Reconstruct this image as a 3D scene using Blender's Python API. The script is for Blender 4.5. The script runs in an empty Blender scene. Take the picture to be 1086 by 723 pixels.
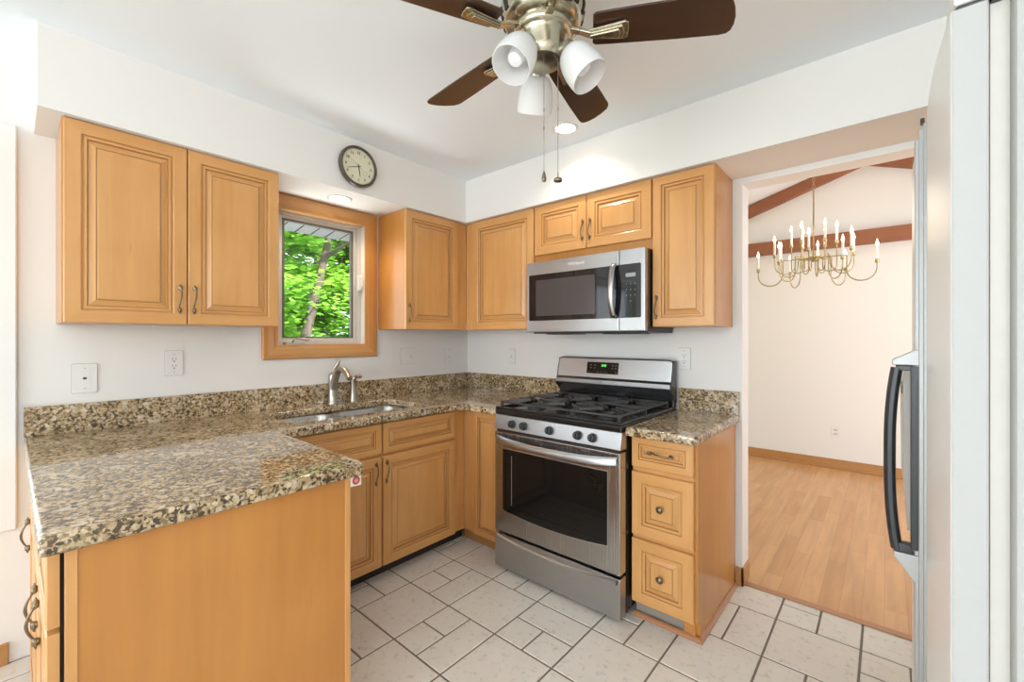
import bpy, bmesh, math, random
from mathutils import Vector, Matrix
PI = math.pi
SC = bpy.context.scene
COL = SC.collection
random.seed(7)

# ------------------------------------------------------------------ camera
cd_ = bpy.data.cameras.new('camera')
cam = bpy.data.objects.new('camera', cd_); COL.objects.link(cam)
cd_.sensor_fit = 'HORIZONTAL'; cd_.sensor_width = 36.0
cd_.lens = 459.57 / 1086 * 36
cd_.shift_y = -2.55 / 1086
cd_.clip_start = 0.02; cd_.clip_end = 200
cam.location = (2.6622, -2.5156, 1.2987)
cam.rotation_euler = (PI / 2, 0, math.radians(130.809 - 90))
SC.camera = cam

# ------------------------------------------------------------------ world, sun, exposure
W = bpy.data.worlds.new('sky'); SC.world = W; W.use_nodes = True
wn = W.node_tree; wn.nodes.clear()
wo = wn.nodes.new('ShaderNodeOutputWorld'); wb = wn.nodes.new('ShaderNodeBackground')
wb.inputs[0].default_value = (0.86, 0.93, 1.0, 1); wb.inputs[1].default_value = 2.0
wn.links.new(wb.outputs[0], wo.inputs[0])
def light(name, typ, loc, rot, energy, color=(1, 1, 1), size=None, spot=None, spread=None):
    l = bpy.data.lights.new(name, typ); l.energy = energy; l.color = color
    if typ == 'AREA':
        l.shape = 'RECTANGLE'; l.size, l.size_y = size
        if spread: l.spread = spread
    elif typ == 'SUN': l.angle = math.radians(2)
    else:
        l.shadow_soft_size = size or .03
        if typ == 'SPOT': l.spot_size = spot; l.spot_blend = .6
    o = bpy.data.objects.new(name, l); COL.objects.link(o); o.location = loc; o.rotation_euler = rot
    return o
light('sun_light', 'SUN', (6, 4, 9), (math.radians(48), 0, math.radians(105)), 9, (1, .96, .88))
# daylight coming through the patio door behind the camera, the side window and the dining windows
light('patio_daylight', 'AREA', (1.75, -7.43, 1.25), (PI / 2, 0, 0), 60, (.86, .94, 1.0), (3.0, 2.1))
light('fill_light', 'POINT', (3.1, -3.3, 1.6), (0, 0, 0), 21, (.95, .98, 1.0), .25)  # unseen fill light added behind the camera, has no fixture
light('fill_light', 'POINT', (1.7, -3.0, 1.65), (0, 0, 0), 4, (.95, .98, 1.0), .25)  # weaker added fill light, out of view and also without a fixture
light('side_window_daylight', 'AREA', (.03, -3.3, 1.35), (0, -PI / 2, 0), .8, (.88, .95, 1), (1.3, 1.0))
light('dining_window_daylight', 'AREA', (5.35, 1.5, 1.45), (0, PI / 2, 0), 10, (.66, .86, 1.0), (1.9, 2.2))
light('dining_west_daylight', 'AREA', (-.92, 1.5, 1.45), (0, -PI / 2, 0), 4, (.72, .88, 1.0), (1.7, 1.9))
light('sink_window_ground_bounce', 'AREA', (-.55, -1.23, .75), (0, math.radians(180 + 28), 0), 22, (.93, .98, 1.0), (.8, .8))
SC.view_settings.view_transform = 'Standard'; SC.view_settings.look = 'None'
SC.view_settings.gamma = 1; SC.view_settings.use_curve_mapping = False
SC.view_settings.exposure = 0.76
SC.cycles.use_denoising = True
SC.cycles.max_bounces = 9; SC.cycles.diffuse_bounces = 6; SC.cycles.sample_clamp_indirect = 6

# ------------------------------------------------------------------ material helpers
def newmat(name):
    m = bpy.data.materials.new(name); m.use_nodes = True
    nt = m.node_tree; b = nt.nodes['Principled BSDF']
    return m, nt, b
def plain(name, col, rough=.5, metal=0, spec=.5, emis=None, es=0, bump=0, bscale=60, coat=0, trans=0, var=0.04):
    m, nt, b = newmat(name)
    b.inputs['Base Color'].default_value = (*col, 1); b.inputs['Roughness'].default_value = rough
    b.inputs['Metallic'].default_value = metal; b.inputs['Specular IOR Level'].default_value = spec
    b.inputs['Coat Weight'].default_value = coat; b.inputs['Transmission Weight'].default_value = trans
    if emis: b.inputs['Emission Color'].default_value = (*emis, 1); b.inputs['Emission Strength'].default_value = es
    tc = nt.nodes.new('ShaderNodeTexCoord'); n = nt.nodes.new('ShaderNodeTexNoise')
    n.inputs['Scale'].default_value = bscale; n.inputs['Detail'].default_value = 4
    nt.links.new(tc.outputs['Object'], n.inputs['Vector'])
    mx = nt.nodes.new('ShaderNodeMix'); mx.data_type = 'RGBA'
    mx.inputs[6].default_value = tuple(c * (1 - var) for c in col) + (1,)
    mx.inputs[7].default_value = tuple(min(1, c * (1 + var)) for c in col) + (1,)
    nt.links.new(n.outputs['Fac'], mx.inputs[0]); nt.links.new(mx.outputs[2], b.inputs['Base Color'])
    if bump:
        bp = nt.nodes.new('ShaderNodeBump'); bp.inputs['Strength'].default_value = bump; bp.inputs['Distance'].default_value = .002
        nt.links.new(n.outputs['Fac'], bp.inputs['Height']); nt.links.new(bp.outputs[0], b.inputs['Normal'])
    return m
def wood(name, c_light, c_dark, grain='z', rough=.35, scale=1.0, coat=.25, streak=.5):
    m, nt, b = newmat(name); N = nt.nodes; L = nt.links
    tc = N.new('ShaderNodeTexCoord'); oi = N.new('ShaderNodeObjectInfo')
    ad = N.new('ShaderNodeVectorMath'); ad.operation = 'ADD'
    sc = N.new('ShaderNodeVectorMath'); sc.operation = 'SCALE'; sc.inputs['Scale'].default_value = 7.3
    cb = N.new('ShaderNodeCombineXYZ')
    for i in range(3): L.new(oi.outputs['Random'], cb.inputs[i])
    L.new(cb.outputs[0], sc.inputs[0]); L.new(tc.outputs['Object'], ad.inputs[0]); L.new(sc.outputs[0], ad.inputs[1])
    mp = N.new('ShaderNodeMapping'); L.new(ad.outputs[0], mp.inputs[0])
    s_lo, s_hi = 1.3 * scale, 16 * scale
    v = {'z': (s_hi, s_hi, s_lo), 'x': (s_lo, s_hi, s_hi), 'y': (s_hi, s_lo, s_hi), 'h': (s_lo, s_lo, s_hi)}[grain]
    mp.inputs['Scale'].default_value = v
    n1 = N.new('ShaderNodeTexNoise'); n1.inputs['Scale'].default_value = 1.0; n1.inputs['Detail'].default_value = 8
    n1.inputs['Roughness'].default_value = .62; n1.inputs['Distortion'].default_value = .4
    L.new(mp.outputs[0], n1.inputs['Vector'])
    n2 = N.new('ShaderNodeTexNoise'); n2.inputs['Scale'].default_value = 3.0 * scale; n2.inputs['Detail'].default_value = 3
    L.new(ad.outputs[0], n2.inputs['Vector'])
    n3 = N.new('ShaderNodeTexNoise'); n3.inputs['Scale'].default_value = 5.0; n3.inputs['Detail'].default_value = 5
    L.new(mp.outputs[0], n3.inputs['Vector'])
    r1 = N.new('ShaderNodeMapRange'); r1.inputs[1].default_value = .32; r1.inputs[2].default_value = .70
    L.new(n1.outputs['Fac'], r1.inputs[0])
    mx = N.new('ShaderNodeMix'); mx.data_type = 'RGBA'
    mx.inputs[6].default_value = (*c_light, 1); mx.inputs[7].default_value = (*c_dark, 1)
    mm = N.new('ShaderNodeMath'); mm.operation = 'MULTIPLY'; mm.inputs[1].default_value = streak
    L.new(r1.outputs[0], mm.inputs[0])
    m2 = N.new('ShaderNodeMath'); m2.operation = 'MULTIPLY_ADD'; m2.inputs[1].default_value = .9; m2.inputs[2].default_value = -.25
    L.new(n2.outputs['Fac'], m2.inputs[0])
    m3 = N.new('ShaderNodeMath'); m3.operation = 'ADD'; m3.use_clamp = True
    L.new(mm.outputs[0], m3.inputs[0]); L.new(m2.outputs[0], m3.inputs[1]); L.new(m3.outputs[0], mx.inputs[0])
    # fine dark flecks
    r3 = N.new('ShaderNodeMapRange'); r3.inputs[1].default_value = .66; r3.inputs[2].default_value = .80
    r3.inputs[3].default_value = 1.0; r3.inputs[4].default_value = .80
    L.new(n3.outputs['Fac'], r3.inputs[0])
    mu = N.new('ShaderNodeVectorMath'); mu.operation = 'SCALE'
    L.new(mx.outputs[2], mu.inputs[0]); L.new(r3.outputs[0], mu.inputs['Scale'])
    L.new(mu.outputs[0], b.inputs['Base Color'])
    b.inputs['Roughness'].default_value = rough; b.inputs['Coat Weight'].default_value = coat; b.inputs['Coat Roughness'].default_value = .12
    return m
def steel(name, col=(.50, .505, .51), rough=.32, direction='x', streak=.35):
    m, nt, b = newmat(name); N = nt.nodes; L = nt.links
    tc = N.new('ShaderNodeTexCoord'); mp = N.new('ShaderNodeMapping')
    mp.inputs['Scale'].default_value = {'x': (3, 300, 300), 'z': (300, 300, 3), 'n': (60, 60, 60)}[direction]
    L.new(tc.outputs['Object'], mp.inputs[0])
    n = N.new('ShaderNodeTexNoise'); n.inputs['Scale'].default_value = 1; n.inputs['Detail'].default_value = 3
    L.new(mp.outputs[0], n.inputs['Vector'])
    r = N.new('ShaderNodeMapRange'); r.inputs[3].default_value = rough * (1 - streak); r.inputs[4].default_value = rough * (1 + streak)
    L.new(n.outputs['Fac'], r.inputs[0]); L.new(r.outputs[0], b.inputs['Roughness'])
    n2 = N.new('ShaderNodeTexNoise'); n2.inputs['Scale'].default_value = 5; n2.inputs['Detail'].default_value = 5
    L.new(tc.outputs['Object'], n2.inputs['Vector'])
    mx = N.new('ShaderNodeMix'); mx.data_type = 'RGBA'
    mx.inputs[6].default_value = tuple(c * .86 for c in col) + (1,); mx.inputs[7].default_value = (*col, 1)
    L.new(n2.outputs['Fac'], mx.inputs[0]); L.new(mx.outputs[2], b.inputs['Base Color'])
    b.inputs['Metallic'].default_value = 1
    bp = N.new('ShaderNodeBump'); bp.inputs['Strength'].default_value = .012; bp.inputs['Distance'].default_value = .0005
    L.new(n.outputs['Fac'], bp.inputs['Height']); L.new(bp.outputs[0], b.inputs['Normal'])
    return m
def granite(name):
    m, nt, b = newmat(name); N = nt.nodes; L = nt.links
    tc = N.new('ShaderNodeTexCoord')
    def warp(scale, amt):
        nz = N.new('ShaderNodeTexNoise'); nz.inputs['Scale'].default_value = scale; nz.inputs['Detail'].default_value = 3
        L.new(tc.outputs['Object'], nz.inputs['Vector'])
        sub = N.new('ShaderNodeVectorMath'); sub.operation = 'SUBTRACT'; sub.inputs[1].default_value = (.5, .5, .5); L.new(nz.outputs['Color'], sub.inputs[0])
        s = N.new('ShaderNodeVectorMath'); s.operation = 'SCALE'; s.inputs['Scale'].default_value = amt; L.new(sub.outputs[0], s.inputs[0])
        ad = N.new('ShaderNodeVectorMath'); ad.operation = 'ADD'; L.new(tc.outputs['Object'], ad.inputs[0]); L.new(s.outputs[0], ad.inputs[1]); return ad.outputs[0]
    def ramp(src, stops):
        cr = N.new('ShaderNodeValToRGB'); e = cr.color_ramp.elements
        e[0].position = stops[0][0]; e[0].color = (*stops[0][1], 1); e[1].position = stops[-1][0]; e[1].color = (*stops[-1][1], 1)
        for p_, c_ in stops[1:-1]: q = e.new(p_); q.color = (*c_, 1)
        L.new(src, cr.inputs[0]); return cr.outputs[0]
    def vor(vec, scale):
        v = N.new('ShaderNodeTexVoronoi'); v.inputs['Scale'].default_value = scale; L.new(vec, v.inputs['Vector'])
        sx = N.new('ShaderNodeSeparateColor'); L.new(v.outputs['Color'], sx.inputs[0]); return v.outputs['Distance'], sx.outputs
    w1, w2 = warp(45, .028), warp(120, .012)
    d1, c1 = vor(w1, 54); d2, c2 = vor(w2, 130)
    blob = ramp(c1[0], [(0, (.42, .29, .15)), (.25, (.58, .44, .27)), (.5, (.68, .55, .38)), (.75, (.52, .45, .35)), (1, (.64, .46, .30))])
    matrix = ramp(c2[0], [(0, (.04, .027, .015)), (.22, (.10, .062, .03)), (.45, (.27, .175, .085)), (.7, (.42, .31, .17)), (1, (.56, .44, .27))])
    # blob radius varies from crystal to crystal
    th = N.new('ShaderNodeMapRange'); th.inputs[3].default_value = .20; th.inputs[4].default_value = .70; L.new(c1[1], th.inputs[0])
    nb = N.new('ShaderNodeTexNoise'); nb.inputs['Scale'].default_value = 9; nb.inputs['Detail'].default_value = 4; L.new(tc.outputs['Object'], nb.inputs['Vector'])
    nm = N.new('ShaderNodeMapRange'); nm.inputs[1].default_value = .35; nm.inputs[2].default_value = .65; nm.inputs[3].default_value = -.34; nm.inputs[4].default_value = .12; L.new(nb.outputs['Fac'], nm.inputs[0])
    ta = N.new('ShaderNodeMath'); ta.operation = 'ADD'; L.new(th.outputs[0], ta.inputs[0]); L.new(nm.outputs[0], ta.inputs[1])
    df = N.new('ShaderNodeMath'); df.operation = 'SUBTRACT'; L.new(ta.outputs[0], df.inputs[0]); L.new(d1, df.inputs[1])
    ms = N.new('ShaderNodeMapRange'); ms.inputs[1].default_value = -.05; ms.inputs[2].default_value = .05; L.new(df.outputs[0], ms.inputs[0])
    n3 = N.new('ShaderNodeTexNoise'); n3.inputs['Scale'].default_value = 150; n3.inputs['Detail'].default_value = 4; L.new(tc.outputs['Object'], n3.inputs['Vector'])
    r3 = N.new('ShaderNodeMapRange'); r3.inputs[1].default_value = .3; r3.inputs[2].default_value = .6; r3.inputs[3].default_value = .68; r3.inputs[4].default_value = 1.08; L.new(n3.outputs['Fac'], r3.inputs[0])
    mx = N.new('ShaderNodeMix'); mx.data_type = 'RGBA'; L.new(ms.outputs[0], mx.inputs[0]); L.new(matrix, mx.inputs[6]); L.new(blob, mx.inputs[7])
    sc3 = N.new('ShaderNodeVectorMath'); sc3.operation = 'SCALE'; L.new(mx.outputs[2], sc3.inputs[0]); L.new(r3.outputs[0], sc3.inputs['Scale'])
    L.new(sc3.outputs[0], b.inputs['Base Color'])
    b.inputs['Roughness'].default_value = .06; b.inputs['Specular IOR Level'].default_value = .8
    return m
def tile_mat(name):
    m, nt, b = newmat(name); N = nt.nodes; L = nt.links
    tc = N.new('ShaderNodeTexCoord')
    n = N.new('ShaderNodeTexNoise'); n.inputs['Scale'].default_value = 7; n.inputs['Detail'].default_value = 7; n.inputs['Roughness'].default_value = .6
    n2 = N.new('ShaderNodeTexNoise'); n2.inputs['Scale'].default_value = 30; n2.inputs['Detail'].default_value = 9; n2.inputs['Roughness'].default_value = .68
    L.new(tc.outputs['Object'], n.inputs['Vector']); L.new(tc.outputs['Object'], n2.inputs['Vector'])
    mx = N.new('ShaderNodeMix'); mx.data_type = 'RGBA'
    mx.inputs[6].default_value = (.68, .635, .57, 1); mx.inputs[7].default_value = (.80, .76, .70, 1)
    L.new(n.outputs['Fac'], mx.inputs[0])
    r = N.new('ShaderNodeMapRange'); r.inputs[1].default_value = .30; r.inputs[2].default_value = .46; r.inputs[3].default_value = .70; r.inputs[4].default_value = 1
    L.new(n2.outputs['Fac'], r.inputs[0])
    s = N.new('ShaderNodeVectorMath'); s.operation = 'SCALE'; L.new(mx.outputs[2], s.inputs[0]); L.new(r.outputs[0], s.inputs['Scale'])
    L.new(s.outputs[0], b.inputs['Base Color']); b.inputs['Roughness'].default_value = .42
    bp = N.new('ShaderNodeBump'); bp.inputs['Strength'].default_value = .15; bp.inputs['Distance'].default_value = .001
    L.new(n2.outputs['Fac'], bp.inputs['Height']); L.new(bp.outputs[0], b.inputs['Normal'])
    return m
def plank_mat(name):
    m, nt, b = newmat(name); N = nt.nodes; L = nt.links
    tc = N.new('ShaderNodeTexCoord'); mp = N.new('ShaderNodeMapping'); mp.inputs['Rotation'].default_value = (0, 0, PI / 2)
    L.new(tc.outputs['Object'], mp.inputs[0])
    br = N.new('ShaderNodeTexBrick'); br.offset = .37; br.inputs['Scale'].default_value = 1
    br.inputs['Brick Width'].default_value = .62; br.inputs['Row Height'].default_value = .083
    br.inputs['Mortar Size'].default_value = .0006; br.inputs['Bias'].default_value = 0
    br.inputs['Color1'].default_value = (.66, .365, .165, 1); br.inputs['Color2'].default_value = (.56, .285, .115, 1)
    br.inputs['Mortar'].default_value = (.33, .16, .06, 1)
    L.new(mp.outputs[0], br.inputs['Vector'])
    n = N.new('ShaderNodeTexNoise'); n.inputs['Scale'].default_value = 1; n.inputs['Detail'].default_value = 8; n.inputs['Distortion'].default_value = .6
    mp2 = N.new('ShaderNodeMapping'); mp2.inputs['Scale'].default_value = (22, 2.2, 22)
    L.new(tc.outputs['Object'], mp2.inputs[0]); L.new(mp2.outputs[0], n.inputs['Vector'])
    r = N.new('ShaderNodeMapRange'); r.inputs[1].default_value = .3; r.inputs[2].default_value = .7; r.inputs[3].default_value = 1.06; r.inputs[4].default_value = .84
    L.new(n.outputs['Fac'], r.inputs[0])
    s = N.new('ShaderNodeVectorMath'); s.operation = 'SCALE'; L.new(br.outputs['Color'], s.inputs[0]); L.new(r.outputs[0], s.inputs['Scale'])
    L.new(s.outputs[0], b.inputs['Base Color']); b.inputs['Roughness'].default_value = .38; b.inputs['Coat Weight'].default_value = .15
    return m
def leaf_mat(name, c1, c2):
    m, nt, b = newmat(name); N = nt.nodes; L = nt.links
    tc = N.new('ShaderNodeTexCoord'); n = N.new('ShaderNodeTexNoise'); n.inputs['Scale'].default_value = 3.5; n.inputs['Detail'].default_value = 3
    L.new(tc.outputs['Object'], n.inputs['Vector'])
    r = N.new('ShaderNodeMapRange'); r.inputs[1].default_value = .35; r.inputs[2].default_value = .65; L.new(n.outputs['Fac'], r.inputs[0])
    mx = N.new('ShaderNodeMix'); mx.data_type = 'RGBA'; mx.inputs[6].default_value = (*c1, 1); mx.inputs[7].default_value = (*c2, 1)
    L.new(r.outputs[0], mx.inputs[0]); L.new(mx.outputs[2], b.inputs['Base Color']); b.inputs['Roughness'].default_value = .6
    tr = N.new('ShaderNodeBsdfTranslucent'); L.new(mx.outputs[2], tr.inputs[0])
    ms = N.new('ShaderNodeMixShader'); ms.inputs[0].default_value = .45
    out = N['Material Output']; L.new(b.outputs[0], ms.inputs[1]); L.new(tr.outputs[0], ms.inputs[2]); L.new(ms.outputs[0], out.inputs[0])
    return m
def frosted(name):
    m, nt, b = newmat(name); N = nt.nodes; L = nt.links
    b.inputs['Base Color'].default_value = (.93, .93, .93, 1); b.inputs['Roughness'].default_value = .22
    tr = N.new('ShaderNodeBsdfTranslucent'); tr.inputs[0].default_value = (.95, .95, .95, 1)
    n = N.new('ShaderNodeTexNoise'); n.inputs['Scale'].default_value = 4
    r = N.new('ShaderNodeMapRange'); r.inputs[3].default_value = .42; r.inputs[4].default_value = .5
    L.new(n.outputs['Fac'], r.inputs[0])
    ms = N.new('ShaderNodeMixShader'); L.new(r.outputs[0], ms.inputs[0])
    L.new(b.outputs[0], ms.inputs[1]); L.new(tr.outputs[0], ms.inputs[2]); L.new(ms.outputs[0], N['Material Output'].inputs[0])
    return m
def glass_mat(name, tint=(1, 1, 1), refl=.08):
    m, nt, b = newmat(name); N = nt.nodes; L = nt.links
    t = N.new('ShaderNodeBsdfTransparent'); t.inputs[0].default_value = (*tint, 1)
    g = N.new('ShaderNodeBsdfGlossy'); g.inputs['Roughness'].default_value = .02
    f = N.new('ShaderNodeFresnel'); f.inputs[0].default_value = 1.45
    ge = N.new('ShaderNodeNewGeometry'); iv = N.new('ShaderNodeMath'); iv.operation = 'SUBTRACT'; iv.inputs[0].default_value = 1; L.new(ge.outputs['Backfacing'], iv.inputs[1])
    mu = N.new('ShaderNodeMath'); mu.operation = 'MULTIPLY'; L.new(f.outputs[0], mu.inputs[0]); L.new(iv.outputs[0], mu.inputs[1])
    ms = N.new('ShaderNodeMixShader'); L.new(mu.outputs[0], ms.inputs[0]); L.new(t.outputs[0], ms.inputs[1]); L.new(g.outputs[0], ms.inputs[2])
    L.new(ms.outputs[0], N['Material Output'].inputs[0]); return m

M = {}
M['wall'] = plain('wall_paint', (.80, .78, .75), .75, bump=.03, bscale=180, var=.01)
M['ceil'] = plain('ceiling_paint', (.86, .90, .935), .85, bump=.03, bscale=180, var=.01)
M['white'] = plain('white_trim_paint', (.82, .81, .79), .45, var=.01)
M['plate'] = plain('white_plastic', (.78, .77, .74), .35, var=.01)
M['wood'] = wood('maple_vertical', (.71, .378, .140), (.54, .250, .068), 'z', .33)
M['woodh'] = wood('maple_horizontal', (.71, .378, .140), (.54, .250, .068), 'h', .33)
M['panel'] = wood('maple_end_panel', (.585, .258, .056), (.43, .17, .034), 'z', .3, scale=.9, streak=.5)
M['glaze'] = plain('brown_glaze', (.40, .20, .07), .5)
M['trimw'] = wood('maple_window_trim', (.60, .31, .11), (.46, .21, .06), 'h', .35, streak=.4)
M['shoe'] = wood('red_brown_shoe', (.47, .22, .10), (.36, .15, .06), 'h', .4)
M['base'] = wood('baseboard_oak', (.50, .245, .085), (.38, .17, .05), 'h', .4)
M['beam'] = wood('stained_beam', (.34, .125, .055), (.22, .075, .032), 'h', .55, scale=1.2, coat=0)
M['toe'] = plain('toe_kick_grey', (.30, .265, .22), .6)
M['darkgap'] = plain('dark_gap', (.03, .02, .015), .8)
M['granite'] = granite('brown_granite')
M['tile'] = tile_mat('stone_tile'); M['grout'] = plain('grout', (.20, .17, .14), .9, bump=.2)
M['plank'] = plank_mat('oak_planks')
M['steel'] = steel('brushed_steel'); M['steelv'] = steel('brushed_steel_vertical', (.50, .50, .495), .25, 'z')
M['sinksteel'] = steel('sink_steel', (.50, .48, .45), .3, 'n')
M['chrome'] = plain('chrome', (.75, .76, .77), .12, 1)
M['nickel'] = steel('brushed_nickel', (.50, .47, .41), .34, 'n')
M['black'] = plain('black_enamel', (.012, .012, .013), .16, spec=.6)
M['iron'] = plain('cast_iron', (.030, .029, .028), .36, bump=.3, bscale=300)
M['blackp'] = plain('black_plastic', (.03, .032, .034), .32)
M['greyp'] = plain('grey_plastic', (.33, .32, .30), .4)
M['dispens'] = plain('beige_grey_plastic', (.50, .48, .44), .4)
M['ovenglass'] = plain('oven_glass', (.010, .009, .008), .05, spec=.3)
M['mwglass'] = plain('microwave_glass', (.014, .014, .016), .05, spec=.55)
M['bronze'] = plain('antique_bronze', (.24, .185, .12), .33, 1, bump=.4, bscale=400, var=.5)
M['brass'] = steel('antique_brass', (.46, .37, .20), .25, 'n')
M['fanm'] = steel('fan_metal', (.55, .50, .38), .24, 'n')
M['walnut'] = wood('walnut_blade', (.060, .024, .010), (.028, .011, .005), 'x', .35, scale=1.0, coat=.3)
M['frost'] = frosted('frosted_glass')
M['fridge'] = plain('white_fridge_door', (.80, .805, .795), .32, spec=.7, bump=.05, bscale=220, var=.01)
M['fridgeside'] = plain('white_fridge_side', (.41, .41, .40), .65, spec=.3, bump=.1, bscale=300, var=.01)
M['edgetrim'] = plain('grey_metal_trim', (.42, .42, .41), .42, .6)
M['gasket'] = plain('gasket_beige', (.52, .50, .45), .6)
M['candle'] = plain('white_candle_sleeve', (.85, .84, .80), .4)
M['flame'] = plain('candle_bulb_lit', (1, .9, .75), .3, emis=(1, .78, .50), es=4)
M['lamp'] = plain('lamp_lit', (1, .95, .88), .3, emis=(1, .86, .70), es=7)
M['lamp2'] = plain('lamp_lit_white', (1, .95, .9), .3, emis=(1, .95, .88), es=5)
M['clockf'] = plain('clock_face', (.70, .68, .50), .4); M['ink'] = plain('dark_ink', (.06, .05, .04), .6)
M['clockrim'] = plain('clock_rim', (.075, .058, .042), .28, spec=.6)
M['green'] = plain('green_digits', (.1, .8, .2), .5, emis=(.15, 1, .2), es=1.2)
M['legend'] = plain('grey_legend', (.35, .37, .4), .5)
M['red'] = plain('red_sticker', (.50, .06, .05), .5)
M['glass'] = glass_mat('window_glass')
M['alu'] = plain('window_sash', (.60, .58, .53), .4); M['alud'] = plain('sash_seal', (.12, .11, .10), .5)
M['eave'] = plain('eave_panel', (.25, .24, .26), .7); M['bark'] = plain('tree_bark', (.085, .065, .052), .9, bump=.8, bscale=18, var=.3)
M['leaf1'] = leaf_mat('leaf_light', (.22, .48, .05), (.46, .72, .14)); M['leaf2'] = leaf_mat('leaf_mid', (.13, .33, .04), (.32, .58, .09))
M['grass'] = plain('lawn', (.05, .13, .02), .9, bump=.5, bscale=30, var=.3)
M['bulb'] = plain('clear_bulb', (.85, .85, .85), .1, spec=.8)

# ------------------------------------------------------------------ object helpers
ORG = {}
def tag(o, label=None, cat=None, group=None, kind=None):
    if label: o['label'] = label
    if cat: o['category'] = cat
    if group: o['group'] = group
    if kind: o['kind'] = kind
    return o
def thing(name, loc, label, cat, group=None, rotz=0):
    o = bpy.data.objects.new(name, None); COL.objects.link(o); o.location = loc; o.rotation_euler = (0, 0, rotz)
    o.empty_display_size = .05; ORG[o.name] = Vector(loc); return tag(o, label, cat, group)
class MB:
    def __init__(s): s.v = []; s.f = []; s.m = []; s.sm = []
    def add(s, vs, fs, mi=0, smooth=False):
        b = len(s.v); s.v += [Vector(v) for v in vs]
        for f in fs: s.f.append([b + i for i in f]); s.m.append(mi); s.sm.append(smooth)
    def box(s, a, b, mi=0):
        x0, y0, z0 = (min(a[i], b[i]) for i in range(3)); x1, y1, z1 = (max(a[i], b[i]) for i in range(3))
        s.add([(x0,y0,z0),(x1,y0,z0),(x1,y1,z0),(x0,y1,z0),(x0,y0,z1),(x1,y0,z1),(x1,y1,z1),(x0,y1,z1)],
              [(0,3,2,1),(4,5,6,7),(0,1,5,4),(1,2,6,5),(2,3,7,6),(3,0,4,7)], mi)
    def prism(s, pts, d, mi=0, smooth=False):   # pts: closed planar loop, d: extrusion vector
        n = len(pts); P = [Vector(p) for p in pts]; d = Vector(d)
        s.add(P + [p + d for p in P], [tuple(reversed(range(n)))] + [tuple(range(n, 2 * n))], mi)
        b = len(s.v) - 2 * n
        for i in range(n):
            j = (i + 1) % n; s.f.append([b + i, b + j, b + n + j, b + n + i]); s.m.append(mi); s.sm.append(smooth)
    def tube(s, pts, r, seg=10, mi=0, caps=True, flat=1.0):
        P = [Vector(p) for p in pts]; n = len(P)
        R = r if isinstance(r, (list, tuple)) else [r] * n
        T = [(P[min(i + 1, n - 1)] - P[max(i - 1, 0)]).normalized() for i in range(n)]
        up = Vector((0, 0, 1)) if abs(T[0].z) < .9 else Vector((1, 0, 0))
        U = (up - T[0] * up.dot(T[0])).normalized(); rings = []
        for i in range(n):
            U = (U - T[i] * U.dot(T[i])).normalized(); V = T[i].cross(U)
            rings.append([P[i] + (U * math.cos(2*PI*k/seg) + V * math.sin(2*PI*k/seg) * flat) * R[i] for k in range(seg)])
        vs = [v for rg in rings for v in rg]; fs = []
        for i in range(n - 1):
            for k in range(seg):
                k2 = (k + 1) % seg; fs.append((i*seg+k, i*seg+k2, (i+1)*seg+k2, (i+1)*seg+k))
        s.add(vs, fs, mi, True)
        if caps: s.add(rings[0], [tuple(reversed(range(seg)))], mi); s.add(rings[-1], [tuple(range(seg))], mi)
    def lathe(s, prof, c, axis=(0, 0, 1), seg=28, mi=0, closed=False):  # prof: (r, h)
        A = Vector(axis).normalized(); up = Vector((0, 0, 1)) if abs(A.z) < .9 else Vector((1, 0, 0))
        U = (up - A * up.dot(A)).normalized(); V = A.cross(U); c = Vector(c); vs = []; n = len(prof)
        for r, h in prof:
            for k in range(seg): vs.append(c + A * h + (U * math.cos(2*PI*k/seg) + V * math.sin(2*PI*k/seg)) * max(r, 1e-5))
        fs = []
        for i in range(n if closed else n - 1):
            i2 = (i + 1) % n
            for k in range(seg):
                k2 = (k + 1) % seg; fs.append((i*seg+k, i*seg+k2, i2*seg+k2, i2*seg+k))
        s.add(vs, fs, mi, True)
    def build(s, name, mats, parent=None, loc=None, bevel=0, seg=2, label=None, sharp=38):
        if not isinstance(mats, (list, tuple)): mats = [mats]
        org = Vector((0, 0, 0))
        if parent is not None: org = ORG[parent.name]
        elif loc is not None: org = Vector(loc)
        me = bpy.data.meshes.new(name); me.from_pydata([v - org for v in s.v], [], s.f)
        for mt in mats: me.materials.append(M[mt] if isinstance(mt, str) else mt)
        for i, p in enumerate(me.polygons): p.material_index = s.m[i]; p.use_smooth = s.sm[i]
        me.validate(); bm = bmesh.new(); bm.from_mesh(me)
        bmesh.ops.recalc_face_normals(bm, faces=bm.faces); bm.to_mesh(me); bm.free()
        if any(s.sm): me.set_sharp_from_angle(angle=math.radians(sharp))
        o = bpy.data.objects.new(name, me); COL.objects.link(o)
        if parent is not None: o.parent = parent
        else: o.location = org
        ORG[o.name] = org
        if bevel:
            md = o.modifiers.new('bevel', 'BEVEL'); md.width = bevel; md.segments = seg; md.limit_method = 'ANGLE'; md.angle_limit = math.radians(40); md.harden_normals = False
        if label: o['label'] = label
        return o
def B(a, b, mi=0):
    m = MB(); m.box(a, b, mi); return m
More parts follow.
